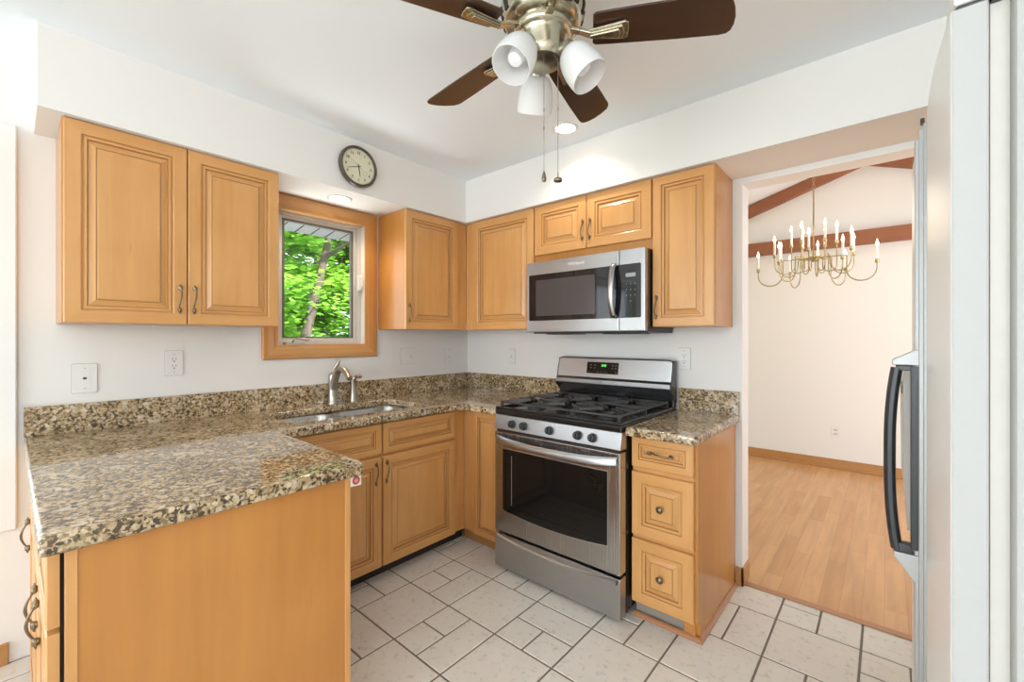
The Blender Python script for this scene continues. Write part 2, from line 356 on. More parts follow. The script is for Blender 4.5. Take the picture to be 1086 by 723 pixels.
def curve_slab(loops, z0, z1, bev):
    """flat plate with holes: outer loop + hole loops (xy), rounded edges, returned as (verts, faces)."""
    cu = bpy.data.curves.new('tmp', 'CURVE'); cu.dimensions = '2D'; cu.fill_mode = 'BOTH'
    for lp in loops:
        sp = cu.splines.new('POLY'); sp.points.add(len(lp) - 1)
        for i, (x, y) in enumerate(lp): sp.points[i].co = (x, y, 0, 1)
        sp.use_cyclic_u = True
    cu.extrude = (z1 - z0) / 2 - bev; cu.bevel_depth = bev; cu.bevel_resolution = 3; cu.offset = -bev
    ob = bpy.data.objects.new('tmp', cu); COL.objects.link(ob)
    me = bpy.data.meshes.new_from_object(ob.evaluated_get(bpy.context.evaluated_depsgraph_get()))
    vs = [v.co + Vector((0, 0, (z0 + z1) / 2)) for v in me.vertices]; fs = [tuple(p.vertices) for p in me.polygons]
    bpy.data.objects.remove(ob); bpy.data.curves.remove(cu); bpy.data.meshes.remove(me)
    return vs, fs
def rounded(pts, r, n=5):
    out = []; N_ = len(pts)
    for i in range(N_):
        p0, p, p1 = Vector(pts[i-1]), Vector(pts[i]), Vector(pts[(i+1) % N_])
        rr = r[i] if isinstance(r, (list, tuple)) else r
        if rr <= 0: out.append(tuple(p)); continue
        a = (p0 - p).normalized(); b = (p1 - p).normalized()
        ang = a.angle(b); t = rr / math.tan(ang / 2); c = p + (a + b).normalized() * (rr / math.sin(ang / 2))
        s_, e_ = p + a * t, p + b * t
        a0 = math.atan2(*(s_ - c).yx); a1 = math.atan2(*(e_ - c).yx); d = (a1 - a0 + PI) % (2*PI) - PI
        for k in range(n + 1): th = a0 + d * k / n; out.append((c.x + rr * math.cos(th), c.y + rr * math.sin(th)))
    return out
def text_mesh(txt, size, o, u, v, n, mat, parent, name='lettering', off=.0006, bold=0, align='CENTER'):
    cu = bpy.data.curves.new('tmp', 'FONT'); cu.body = txt; cu.size = size; cu.align_x = align; cu.align_y = 'CENTER'; cu.extrude = .0004; cu.offset = bold
    ob = bpy.data.objects.new('tmp', cu); COL.objects.link(ob)
    me = bpy.data.meshes.new_from_object(ob.evaluated_get(bpy.context.evaluated_depsgraph_get()))
    m = MB(); u, v, n, o = Vector(u), Vector(v), Vector(n), Vector(o)
    m.add([o + u * p.co.x + v * p.co.y + n * (p.co.z + off) for p in me.vertices], [tuple(p.vertices) for p in me.polygons])
    bpy.data.objects.remove(ob); bpy.data.curves.remove(cu); bpy.data.meshes.remove(me)
    return m.build(name, mat, parent)

# ------------------------------------------------------------------ fitted dimensions
CT = .897; SOF = 2.142; CE = 2.444; S = .343; UB = 1.361
NX, NY = Vector((1, 0, 0)), Vector((0, -1, 0))
def frame(face, u0, z0, plane):
    """face 'x': faces +x, u runs +y; face 'y': faces -y, u runs +x"""
    if face == 'x': return Vector((plane, u0, z0)), Vector((0, 1, 0)), Vector((0, 0, 1)), Vector((1, 0, 0))
    return Vector((u0, plane, z0)), Vector((1, 0, 0)), Vector((0, 0, 1)), Vector((0, -1, 0))

# ------------------------------------------------------------------ room shell
def struct(m, name, mat, bevel=0, label=None, loc=None):
    o = m.build(name, mat, bevel=bevel); o['kind'] = 'structure'
    if label: o['label'] = label
    return o
def wall_pieces(mb, axis, t0, t1, u0, u1, z0, z1, holes):
    us = sorted({u0, u1, *[h[0] for h in holes], *[h[1] for h in holes]})
    for a, b in zip(us, us[1:]):
        mid = (a + b) / 2; zs = [z0]
        for h in sorted(holes, key=lambda h: h[2]):
            if h[0] < mid < h[1]: zs += [h[2], h[3]]
        zs.append(z1)
        for i in range(0, len(zs), 2):
            if zs[i+1] - zs[i] < 1e-4: continue
            if axis == 'x': mb.box((t0, a, zs[i]), (t1, b, zs[i+1]))
            else: mb.box((a, t0, zs[i]), (b, t1, zs[i+1]))
# floor: grout bed with stone tiles of three sizes laid on it
m = MB(); m.box((-.15, -7.5, -.05), (4.0, .03, -.003), 0)
G = .3085; g = .0042
def tile(x0, y0, x1, y1):
    x0 = max(x0, .0); y0 = max(y0, -7.5); x1 = min(x1, 4.0); y1 = min(y1, .03)
    if x1 - x0 < .02 or y1 - y0 < .02: return
    h = .0025; a, b, c, d = x0 + g, y0 + g, x1 - g, y1 - g
    m.add([(a, b, -.003), (c, b, -.003), (c, d, -.003), (a, d, -.003), (a+h, b+h, 0), (c-h, b+h, 0), (c-h, d-h, 0), (a+h, d-h, 0)],
          [(4,5,6,7), (0,1,5,4), (1,2,6,5), (2,3,7,6), (3,0,4,7)], 1)
for i in range(-4, 12):
    for j in range(-20, 6):
        x0, y0 = .7415 + i * G * .9945, -1.428 + j * G; x1, y1 = x0 + G * .9945, y0 + G
        if (i + j) % 2 == 0: tile(x0, y0, x1, y1); continue
        xm, ym = (x0 + x1) / 2, (y0 + y1) / 2
        k = (i * 7 + j * 3) % 4
        if (i, j) == (0, 1) or k == 3: tile(x0, y0, xm, ym); tile(x0, ym, xm, y1); tile(xm, y0, x1, y1)
        elif k == 1 and j > 1: tile(x0, y0, xm, y1); tile(xm, y0, x1, y1)
        else: tile(x0, y0, xm, ym); tile(xm, y0, x1, ym); tile(x0, ym, x1, y1)
struct(m, 'floor', ['grout', 'tile'], label='pale stone tile floor of the kitchen')
struct(B((-1.0, .03, -.05), (5.4, 2.9, .002)), 'floor', 'plank', label='light oak plank floor of the dining room')
struct(B((2.085, .012, .0), (3.1, .05, .007)), 'trim_1', 'shoe', bevel=.002, label='thin wooden threshold strip between tiles and planks')
# kitchen walls
WY0, WY1, WZ0, WZ1 = -1.506, -.955, 1.26, 2.068
m = MB(); wall_pieces(m, 'x', -.14, 0, -7.64, 0.12, 0, CE, [(WY0, WY1, WZ0, WZ1), (-4.0, -2.6, .64, 2.05)]); struct(m, 'wall_left', 'wall')
m = MB(); wall_pieces(m, 'y', 0.0, .12, 0, 4.0, 0, CE, [(2.085, 3.1, 0, 2.118)]); struct(m, 'wall_back', 'wall')
m = MB(); wall_pieces(m, 'x', 4.0, 4.14, -7.5, .0, 0, CE, []); struct(m, 'wall_right', 'wall')
m = MB(); wall_pieces(m, 'y', -7.64, -7.5, 0, 4.14, 0, CE, [(.2, 3.3, .05, 2.35)]); struct(m, 'wall_front', 'wall')
struct(B((-.14, -7.64, CE), (4.14, .12, CE + .1)), 'ceiling', 'ceil', label='flat white kitchen ceiling')
m = MB(); m.box((0, -2.452, SOF), (S, 0, CE + .01)); m.box((S, -S, SOF), (4.0, 0, CE + .01)); struct(m, 'wall_soffit', 'wall', label='boxed soffit above the wall cabinets')
# dining room
m = MB()
wall_pieces(m, 'x', -1.12, -1.0, .12, 2.88, 0, 2.6, [(.55, 2.45, .6, 2.3)]); struct(m, 'wall_dining_left', 'wall')
m = MB(); wall_pieces(m, 'x', 5.4, 5.52, .12, 2.88, 0, 2.6, [(.4, 2.6, .5, 2.4)]); struct(m, 'wall_dining_right', 'wall')
m = MB(); m.prism([(-1.12, 2.88, 0), (5.52, 2.88, 0), (5.52, 2.88, 2.1), (2.5, 2.88, 3.06), (-1.12, 2.88, 1.98)], (0, .12, 0)); struct(m, 'wall_dining_back', 'wall')
struct(B((-1.12, .0, CE), (5.52, .12, 3.3)), 'wall_dining_front', 'wall')
m = MB()
def roofz(x): return 3.06 - .30 * abs(x - 2.5)
m.prism([(-1.12, .12, roofz(-1.12)), (2.5, .12, roofz(2.5)), (5.52, .12, roofz(5.52)), (5.52, .12, roofz(5.52) + .1), (2.5, .12, roofz(2.5) + .1), (-1.12, .12, roofz(-1.12) + .1)], (0, 2.88, 0))
struct(m, 'ceiling', 'ceil', label='sloped white dining room ceiling')
struct(B((-1, 2.865, .0), (5.4, 2.88, .095)), 'baseboard_dining', 'base', bevel=.004)
m = MB(); m.box((-1, 2.845, 0.002), (5.4, 2.865, .02)); struct(m, 'trim_2', 'base', bevel=.006, label='wooden shoe moulding along the dining baseboard')
# stained beams on the dining wall
struct(B((-1, 2.79, 2.203), (5.4, 2.88, 2.335)), 'trim_3', 'beam', label='level stained wooden tie beam across the dining wall')
m = MB()
m.prism([(-1.0, 2.79, 2.74 - .33 * 2.49 - .12), (2.50, 2.79, 2.965 - .0), (2.50, 2.79, 3.075), (-1.0, 2.79, 2.74 - .33 * 2.49)], (0, .09, 0)); struct(m, 'trim_4', 'beam', label='sloping stained wooden rafter rising to the ridge')
m = MB(); m.prism([(2.50, 2.79, 2.97), (5.4, 2.79, 1.95), (5.4, 2.79, 2.08), (2.50, 2.79, 3.10)], (0, .09, 0)); struct(m, 'trim_5', 'beam', label='sloping stained wooden rafter right of the ridge')
# wood baseboard wrapping the wall end beside the drawer base
m = MB(); m.box((2.062, -.014, 0), (2.099, 0, .095)); m.box((2.085, -.014, 0), (2.099, .12, .095)); struct(m, 'baseboard_back', 'base', bevel=.003)
struct(B((0, -7.5, 0), (.014, -2.52, .085)), 'baseboard_left', 'base', bevel=.003)
# white casing of the opening to the dining room
m = MB(); m.box((2.085, -.001, .095), (2.091, .121, 2.112)); m.box((2.085, -.001, 2.110), (3.1, .121, 2.118)); struct(m, 'trim_6', 'white', bevel=.001, label='white painted lining of the dining room opening')

# ------------------------------------------------------------------ window over the sink
def ring(m, x0, x1, yo0, yo1, zo0, zo1, w, mi=0, w_z=None):
    wz = w if w_z is None else w_z
    m.box((x0, yo0, zo0), (x1, yo0 + w, zo1), mi); m.box((x0, yo1 - w, zo0), (x1, yo1, zo1), mi)
    m.box((x0, yo0 + w, zo0), (x1, yo1 - w, zo0 + wz), mi); m.box((x0, yo0 + w, zo1 - wz), (x1, yo1 - w, zo1), mi)
win = thing('window_1', (0, -1.23, 1.175), 'single casement window with honey maple casing above the sink', None); win['kind'] = 'structure'
del_ = [k for k in ('category',) if k in win]
m = MB()
yo0, yo1, zo0, zo1 = -1.592, -.869, 1.178, 2.140; cw = .085
prof = [(0, 0), (0, .016), (.006, .021), (.030, .023), (.060, .019), (.072, .014), (cw, .012), (cw, -.05)]
def picture_frame(m, o, u, v, n, w, h, prof, mats=(0, 0)):
    cs = [(0, 0), (w, 0), (w, h), (0, h)]
    dirs = [(1, 1), (-1, 1), (-1, -1), (1, -1)]
    rings = []
    for ins, hh in prof:
        rings.append([o + u * (c[0] + d[0] * ins) + v * (c[1] + d[1] * ins) + n * hh for c, d in zip(cs, dirs)])
    for a, b in zip(rings, rings[1:]):
        for k in range(4):
            k2 = (k + 1) % 4
            m.add([a[k], a[k2], b[k2], b[k]], [(0, 1, 2, 3)], mats[0] if k % 2 == 0 else mats[1])
    return rings
o_, u_, v_, n_ = frame('x', yo0, zo0, 0)
picture_frame(m, o_, u_, v_, n_, yo1 - yo0, zo1 - zo0, prof, (0, 1))
m.build('window_casing', ['trimw', 'panel'], win)
m = MB(); ring(m, -.09, -.045, WY0, WY1, WZ0, WZ1, .028, 0); ring(m, -.10, -.058, WY0 + .028, WY1 - .028, WZ0 + .022, WZ1 - .028, .020, 0); m.build('window_frame', ['alu'], win, bevel=.003)
m = MB(); ring(m, -.085, -.06, WY0 + .048, WY1 - .048, WZ0 + .036, WZ1 - .048, .014, 0); sash = m.build('sash', ['alud'], win, bevel=.002)
m = MB(); m.box((-.078, WY0 + .05, WZ0 + .04), (-.074, WY1 - .05, WZ1 - .05)); m.build('pane', 'glass', win)
m = MB(); m.box((-.045, -1.46, 1.262), (.004, -1.35, 1.276)); m.tube([(-.01, -1.42, 1.272), (.018, -1.42, 1.292), (.024, -1.40, 1.300), (.024, -1.345, 1.290), (.028, -1.335, 1.296)], .0055, 8); m.build('crank', 'nickel', win, bevel=.003)
m = MB(); m.box((-.045, -.985, 1.62), (-.02, -.962, 1.73)); m.tube([(-.02, -.973, 1.64), (.004, -.973, 1.655), (.004, -.973, 1.70), (-.012, -.973, 1.715)], .005, 8); m.build('window_lock', 'plate', win, bevel=.003)
# second window, white casing at the far left
w2 = thing('window_2', (0, -3.3, .532), 'white framed window at the left edge of the photo', None); w2['kind'] = 'structure'
m = MB(); picture_frame(m, Vector((0, -4.102, .534)), Vector((0, 1, 0)), Vector((0, 0, 1)), NX, 1.604, 1.619, [(0, 0), (0, .018), (.004, .022), (.09, .022), (.1, .016), (.104, -.05)]); m.build('window_casing', 'white', w2)
m = MB(); ring(m, -.10, -.05, -4.0, -2.6, .64, 2.05, .05); m.box((-.09, -4.0, 1.33), (-.06, -2.6, 1.37)); m.build('window_frame', 'white', w2, bevel=.003)
m = MB(); m.box((-.078, -3.96, .68), (-.074, -2.64, 2.01)); m.build('pane', 'glass', w2)
def plain_window(name, axis, t, u0, u1, z0, z1, label):
    m = MB()
    if axis == 'x': ring(m, t, t + .05, u0, u1, z0, z1, .06)
    else:
        m.box((u0, t, z0), (u0 + .06, t + .05, z1)); m.box((u1 - .06, t, z0), (u1, t + .05, z1)); m.box(((u0+u1)/2 - .03, t, z0), ((u0+u1)/2 + .03, t + .05, z1))
        m.box((u0, t, z0), (u1, t + .05, z0 + .06)); m.box((u0, t, z1 - .06), (u1, t + .05, z1))
    struct(m, name, 'white', bevel=.003, label=label)
plain_window('window_4', 'x', 5.43, .4, 2.6, .5, 2.4, 'window frame in the right dining wall')
plain_window('window_5', 'x', -1.1, .55, 2.45, .6, 2.3, 'window frame in the left dining wall')
plain_window('door_1', 'y', -7.62, .2, 3.3, .05, 2.35, 'patio door frame in the front wall')

# ------------------------------------------------------------------ cabinets
DOOR_P = [(0, 0), (0, .018), (.003, .021), (.050, .021), (.054, .019), (.056, .0135), (.059, .0135), (.062, .0175), (.070, .0175), (.073, .010), (.075, .010), (.079, .0105), (.097, .0175), (.0985, .0155), (.101, .0155), (.1025, .0185), (.106, .019)]
DOOR_G = {4, 8, 9, 12, 13}      # profile strips that keep the darker glaze in their grooves
def front_mesh(m, o, u, v, n, w, h, k=1.0, ky=None):
    cs = [(0, 0), (w, 0), (w, h), (0, h)]; ds = [(1, 1), (-1, 1), (-1, -1), (1, -1)]
    ky = k if ky is None else ky
    R = [[o + u * (c[0] + d[0] * i * (k if i > .004 else 1)) + v * (c[1] + d[1] * i * (ky if i > .004 else 1)) + n * hh for c, d in zip(cs, ds)] for i, hh in DOOR_P]
    for q in range(len(R) - 1):
        a, b = R[q], R[q + 1]
        for s_ in range(4):
            t = (s_ + 1) % 4; m.add([a[s_], a[t], b[t], b[s_]], [(0, 1, 2, 3)], 2 if q in DOOR_G else (1 if s_ % 2 == 0 else 0))
    m.add(R[-1], [(0, 1, 2, 3)], 0 if h > w * .8 or True else 1); m.add(R[0], [(3, 2, 1, 0)], 0)
WM = ['wood', 'woodh', 'glaze']
def add_front(cab, name, face, u0, u1, z0, z1, plane, k=1.0, ky=None, label=None):
    m = MB(); o, u, v, n = frame(face, u0, z0, plane)
    front_mesh(m, o, u, v, n, u1 - u0, z1 - z0, k, ky)
    return m.build(name, WM, cab, label=label)
# bow handle in local coords: length along z, projects along +x
def handle_mesh():
    m = MB(); L = .065; pts = []; rad = []
    for i in range(41):
        t = i / 40; z = -L + 2 * L * t; s_ = abs(z) / L
        x = .007 + .015 * max(0, math.cos(min(1, s_ / .66) * PI / 2)) ** .8 if s_ < .66 else .006
        if s_ > .90: r = .0016 + .002 * (1 - (s_ - .90) / .10)
        elif s_ > .60: r = .0036 + .0045 * math.sin((s_ - .60) / .30 * PI) + .0012 * math.sin((s_ - .6) / .3 * 3 * PI)
        else: r = .0027 + .0011 * (1 - s_ / .6)
        pts.append((x, .0045 * math.sin(z / L * PI) * (1 if s_ < .7 else .6), z)); rad.append(r)
    m.tube(pts, rad, 8)
    for sg in (-1, 1):
        m.lathe([(.007, -.001), (.0075, .002), (.005, .004), (.004, .009)], (0, 0, sg * .046), (1, 0, 0), 10)
    me_o = m.build('pull_handle', 'bronze'); me = me_o.data; bpy.data.objects.remove(me_o); return me
HM = handle_mesh()
def add_handle(parent, pos, face, horiz=False):
    h = bpy.data.objects.new('handle', HM); COL.objects.link(h); h.parent = parent
    if face == 'x': M_ = Matrix.Identity(3)
    else: M_ = Matrix(((0, 1, 0), (-1, 0, 0), (0, 0, 1)))      # +x -> -y
    if horiz:
        R = Matrix(((1, 0, 0), (0, 0, 1), (0, -1, 0))); M_ = M_ @ R   # z -> y local
    h.matrix_local = Matrix.Translation(Vector(pos) - ORG[parent.name]) @ M_.to_4x4(); ORG[h.name] = Vector(pos)
    return h
def add_knob(parent, pos):
    m = MB(); m.lathe([(.0, .0), (.006, .0), (.005, .010), (.009, .013), (.0155, .016), (.016, .020), (.013, .0225), (.011, .021), (.009, .0225), (.004, .0245), (.0, .025)], pos, (0, -1, 0), 20)
    m.build('knob', 'bronze', parent)

def upper(name, face, u0, u1, z0, z1, depth, label, back=0.0):
    if face == 'x': c = thing('wall_cabinet', (0, (u0+u1)/2, z0), label, 'cabinet', 'maple wall cabinets'); B((.001, u0, z0), (depth, u1, z1)).build('body', 'panel', c, bevel=.0015)
    else: c = thing('wall_cabinet', ((u0+u1)/2, 0, z0), label, 'cabinet', 'maple wall cabinets'); B((u0, -depth, z0), (u1, -.001, z1)).build('body', 'panel', c, bevel=.0015)
    return c
UD = .297; TOP = SOF - .004
cA = upper('a', 'x', -2.389, -1.617, UB, SOF - .001, UD, 'two-door maple wall cabinet left of the window')
d = add_front(cA, 'door', 'x', -2.385, -2.003, UB, TOP, UD, .92); add_handle(d, (UD + .021, -2.029, 1.472), 'x')
d = add_front(cA, 'door', 'x', -1.999, -1.620, UB, TOP, UD, .92); add_handle(d, (UD + .021, -1.976, 1.472), 'x')
cB = upper('b', 'x', -.850, -.302, UB, SOF - .001, UD, 'single-door maple wall cabinet between window and corner')
d = add_front(cB, 'door', 'x', -.848, -.394, UB, TOP, UD, .95); add_handle(d, (UD + .021, -.822, 1.466), 'x')
B((UD, -.389, UB), (UD + .003, -.301, TOP)).build('filler_strip', 'wood', cB, bevel=.001)
cC = upper('c', 'y', .312, .9505, UB, SOF - .001, UD, 'corner maple wall cabinet left of the microwave')
add_front(cC, 'door', 'y', .387, .945, UB, TOP, -UD, 1.0)
B((.301, -UD - .003, UB), (.382, -UD, TOP)).build('filler_strip', 'wood', cC, bevel=.001)
cD = upper('d', 'y', .9515, 1.7315, 1.772, SOF - .001, UD, 'short two-door maple cabinet above the microwave')
d = add_front(cD, 'door', 'y', .955, 1.335, 1.828, TOP, -UD, .98); add_handle(d, (1.312, -UD - .021, 1.935), 'y')
d = add_front(cD, 'door', 'y', 1.339, 1.7285, 1.828, TOP, -UD, .98); add_handle(d, (1.362, -UD - .021, 1.935), 'y')
cE = upper('e', 'y', 1.7325, 2.043, UB, SOF - .001, UD, 'narrow tall maple wall cabinet right of the microwave')
d = add_front(cE, 'door', 'y', 1.736, 2.040, UB, TOP, -UD, .85); add_handle(d, (1.757, -UD - .021, 1.462), 'y')

def carcass(c, x0, x1, y0, y1, z0, z1, sides='panel', t=.018):
    m = MB(); m.box((x0, y0, z0), (x1, y1, z0 + t)); m.box((x0, y0, z0 + t), (x0 + t, y1, z1)); m.box((x1 - t, y0, z0 + t), (x1, y1, z1))
    m.box((x0 + t, y0, z0 + t), (x1 - t, y0 + t, z1)); m.box((x0 + t, y1 - t, z0 + t), (x1 - t, y1, z1))
    return m.build('body', sides, c)
KT = .083; CB = CT - .0405
c1 = thing('sink_cabinet', (.3, -1.2, 0), 'maple base cabinet under the sink with two doors and false drawer fronts', 'cabinet', 'maple base cabinets')
carcass(c1, .004, .609, -1.797, -.64, KT, CB, 'wood')
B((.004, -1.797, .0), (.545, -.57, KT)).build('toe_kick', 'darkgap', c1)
for a, b, s_ in ((-1.745, -1.222, -1), (-1.212, -.702, 1)):
    add_front(c1, 'drawer_front', 'x', a, b, .684, .846, .609, .62)
    d = add_front(c1, 'door', 'x', a, b, KT, .668, .609, .9)
    add_handle(d, (.63, -1.257 if s_ < 0 else -1.194, .586), 'x')
B((.609, -.698, KT), (.612, -.612, CB)).build('corner_stile', 'wood', c1, bevel=.001)
c2 = thing('corner_cabinet', (.8, -.3, 0), 'narrow maple base cabinet in the corner left of the range', 'cabinet', 'maple base cabinets')
carcass(c2, .627, .978, -.609, -.004, KT, CB, 'wood')
B((.56, -.566, 0), (.978, -.55, KT), 0).build('toe_kick', 'base', c2)
add_front(c2, 'door', 'y', .716, .974, KT + .002, CB - .006, -.609, .62)
B((.613, -.612, KT), (.713, -.609, CB)).build('corner_stile', 'wood', c2, bevel=.001)
c3 = thing('drawer_cabinet', (1.9, -.3, 0), 'maple three-drawer base cabinet at the right end of the range wall', 'cabinet', 'maple base cabinets')
X0, X1 = 1.764, 2.058
m = MB(); m.box((X0, -.609, KT), (X1 - .018, -.002, CB)); m.build('body', 'wood', c3, bevel=.001)
m = MB(); m.prism([(X1 - .018, -.609, KT), (X1 - .018, -.577, KT), (X1 - .018, -.577, 0), (X1 - .018, -.002, 0), (X1 - .018, -.002, CB), (X1 - .018, -.609, CB)], (.018, 0, 0)); m.build('end_panel', 'panel', c3, bevel=.001)
m = MB(); m.box((X1 - .065, -.586, 0), (X1 - .018, -.572, KT)); m.box((X0, -.572, 0), (X1 - .018, -.55, KT), 1); m.build('toe_kick', ['panel', 'toe'], c3)
m = MB()
qp = [(0, 0), (.016, 0), (.0145, .008), (.010, .014), (.004, .018), (0, .019)]
m.prism([(X1 + a, -.602, b) for a, b in qp], (0, .598, 0)); m.prism([(X0, -.586 - a, b) for a, b in qp], (X1 + .016 - X0, 0, 0)); m.build('shoe_moulding', 'shoe', c3)
for z0, z1, k in ((.710, .850, .58), (.396, .686, .90), (.086, .378, .90)):
    d = add_front(c3, 'drawer', 'y', X0 + .003, 2.046, z0, z1, -.609, k if k > .6 else .62)
    if k < .6: add_handle(d, (1.902, -.626, .780), 'y', True)
    else: add_knob(d, (1.905, -.628, (z0 + z1) / 2))
c4 = thing('peninsula_cabinet', (1.0, -2.12, 0), 'maple peninsula base cabinet whose plain end panel faces the camera', 'cabinet', 'maple base cabinets')
m = MB(); m.box((.69, -2.440, KT), (1.340, -1.80, CB)); m.build('body', 'wood', c4, bevel=.001)
B((.69, -2.37, 0), (1.330, -1.83, KT)).build('toe_kick', 'base', c4)
m = MB(); m.box((1.341, -2.441, 0), (1.354, -1.80, CB)); m.box((1.341, -2.441, 0), (1.3575, -2.421, CB), 1); m.box((1.341, -1.817, 0), (1.3585, -1.80, CB), 1); m.build('end_panel', ['panel', 'wood'], c4, bevel=.0012)
yP = -2.447
B((.70, -2.4465, KT + .004), (1.330, -2.4405, CB - .004)).build('shadow_strip', 'darkgap', c4)  # dark strip painted in as the shade behind the drawer fronts
for a, b in ((1.005, 1.338), (.672 + .02, .995)):
    add_front(c4, 'drawer', 'y', a, b, .689, .850, yP, .62)
    d = add_front(c4, 'door', 'y', a, b, KT, .676, yP, .9); add_handle(d, (1.052 if a > 1 else .955, yP - .021, .587), 'y')
c5 = thing('peninsula_cabinet', (.34, -2.12, 0), 'maple peninsula base cabinet against the wall, mostly hidden', 'cabinet', 'maple base cabinets')
m = MB(); m.box((.004, -2.440, KT), (.688, -1.80, CB)); m.build('body', 'wood', c5, bevel=.001)
B((.004, -2.37, 0), (.688, -1.83, KT)).build('toe_kick', 'base', c5)
add_front(c5, 'drawer', 'y', .28, .672, .689, .850, yP, .62)
d = add_front(c5, 'door', 'y', .28, .672, KT, .676, yP, .9); add_handle(d, (.308, yP - .021, .587), 'y')
# child-lock catch below the counter tip
m = MB(); m.box((1.338, -1.799, .820), (1.3575, -1.762, .855)); m2 = MB(); m2.lathe([(0, 0), (.013, 0), (.013, .0012), (0, .0012)], (1.3577, -1.7805, .8375), (1, 0, 0), 24)
m3 = MB(); m3.lathe([(0, 0), (.007, 0), (.007, .0008), (0, .0008)], (1.359, -1.7805, .8375), (1, 0, 0), 20)
t = thing('safety_catch', (1.348, -1.78, .82), 'small white square catch with a red round mark under the peninsula corner', 'catch')
m.build('body', 'plate', t, bevel=.001); m2.build('red_ring', 'red', t, label='red ring'); m3.build('centre_dot', plain('pink_dot', (.62, .3, .26), .5), t)

# ------------------------------------------------------------------ counters
def rrect(x0, x1, y0, y1, r, n=6): return rounded([(x0, y0), (x1, y0), (x1, y1), (x0, y1)], r, n)
SX0, SX1, SY0, SY1 = .150, .545, -1.635, -.860
outer = rounded([(.002, -.002), (.002, -2.48), (1.385, -2.48), (1.385, -1.757), (.672, -1.757), (.672, -.69), (.972, -.69), (.972, -.002)], [0, 0, .012, .03, .045, .045, 0, 0])
hole = rounded([(SX0, SY0), (SX0, SY1), (SX1 - .03, SY1), (SX1, SY1 + -.18), (SX1, SY0)], [.07, .07, .07, .15, .07], 6)
vs, fs = curve_slab([outer, hole], CT - .040, CT, .009)
ctop = thing('countertop', (.7, -1.3, CT - .04), 'U-shaped brown granite countertop with the sink cut into it', 'countertop')
m = MB(); m.add(vs, fs, 0, True); m.build('worktop', 'granite', ctop, sharp=30)
m = MB(); m.box((.002, -2.48, CT), (.021, -.002, 1.018)); m.build('backsplash', 'granite', ctop, bevel=.002)
m = MB(); m.box((.021, -.021, CT), (.968, -.002, 1.018)); m.build('backsplash', 'granite', ctop, bevel=.002)
vs, fs = curve_slab([rounded([(1.764, -.002), (1.764, -.69), (2.078, -.69), (2.078, -.002)], [0, .006, .02, 0])], CT - .040, CT, .009)
ct2 = thing('countertop', (1.92, -.35, CT - .04), 'small brown granite countertop right of the range', 'countertop')
m = MB(); m.add(vs, fs, 0, True); m.build('worktop', 'granite', ct2, sharp=30)
m = MB(); m.box((1.764, -.021, CT), (2.078, -.002, 1.018)); m.build('backsplash', 'granite', ct2, bevel=.002)

# ------------------------------------------------------------------ sink
sink = thing('sink', (.34, -1.25, CT - .24), 'double-bowl stainless steel undermount sink below the window', 'sink')
def bowl(y0, y1, x0, x1, depth, name):
    m = MB(); top = CT - .041; nv = 28
    loops = []
    for ins, z in ((-.012, top), (0, top), (.004, top - .01), (.012, top - depth + .03), (.03, top - depth + .006), (.06, top - depth), (.14, top - depth - .003)):
        loops.append([(x, y, z) for x, y in rrect(x0 + ins, x1 - ins, y0 + ins, y1 - ins, max(.02, .065 - ins * .3), 6)])
    n = len(loops[0]); vs = [p for l in loops for p in l]; fs = []
    for i in range(len(loops) - 1):
        for k in range(n): fs.append((i*n+k, i*n+(k+1) % n, (i+1)*n+(k+1) % n, (i+1)*n+k))
    fs.append(tuple(range((len(loops)-1)*n, len(loops)*n))); m.add(vs, fs, 0, True)
    o = m.build(name, 'sinksteel', sink, sharp=60)
    m = MB(); c = ((x0+x1)/2, (y0+y1)/2, top - depth - .002); m.lathe([(.044, 0), (.042, .003), (.036, .003), (.03, -.002), (.0, -.003)], c, (0, 0, 1), 24); m.build('drain', 'chrome', o)
bowl(-1.285, -.865, .158, .53, .19, 'bowl'); bowl(-1.628, -1.303, .158, .53, .16, 'bowl')
fa = thing('faucet', (.062, -1.205, CT), 'brushed nickel single-lever kitchen faucet behind the sink', 'faucet')
m = MB(); m.lathe([(0, 0), (.033, 0), (.033, .006), (.029, .012), (.0275, .05), (.0265, .12), (.0275, .155), (.0275, .175), (.023, .186), (.012, .192), (0, .194)], (.062, -1.205, CT), (0, 0, 1), 24); m.build('body', 'nickel', fa)
m = MB(); pts = []; rad = []
for i in range(17):
    t = i / 16; x = .07 + .195 * t; z = CT + .09 + .13 * math.sin(min(1, t * 1.02) ** .72 * PI * .82) ** .9 ; pts.append((x, -1.205, z)); rad.append(.016 + .005 * (1 - t))
m.tube(pts, rad, 14, flat=1.15); m.build('spout', 'nickel', fa)
m = MB(); m.tube([(.062, -1.205, CT + .185), (.058, -1.203, CT + .205), (.066, -1.192, CT + .225), (.075, -1.182, CT + .243), (.078, -1.176, CT + .262), (.078, -1.174, CT + .270)], [.010, .007, .008, .012, .010, .004], 12); m.build('lever', 'nickel', fa)
sp = thing('sink_sprayer', (.065, -1.072, CT), 'brushed nickel side sprayer right of the faucet', 'sprayer')
m = MB(); m.lathe([(0, 0), (.025, 0), (.024, .008), (.021, .016), (.019, .04), (.016, .09), (.019, .125), (.021, .145), (.015, .152), (0, .153)], (.065, -1.072, CT), (0, 0, 1), 20); m.build('holder', 'nickel', sp)
m = MB(); m.tube([(.060, -1.060, CT + .140), (.075, -1.055, CT + .160), (.098, -1.05, CT + .163), (.115, -1.047, CT + .155)], [.009, .013, .013, .010], 12); m.build('spray_head', 'nickel', sp)

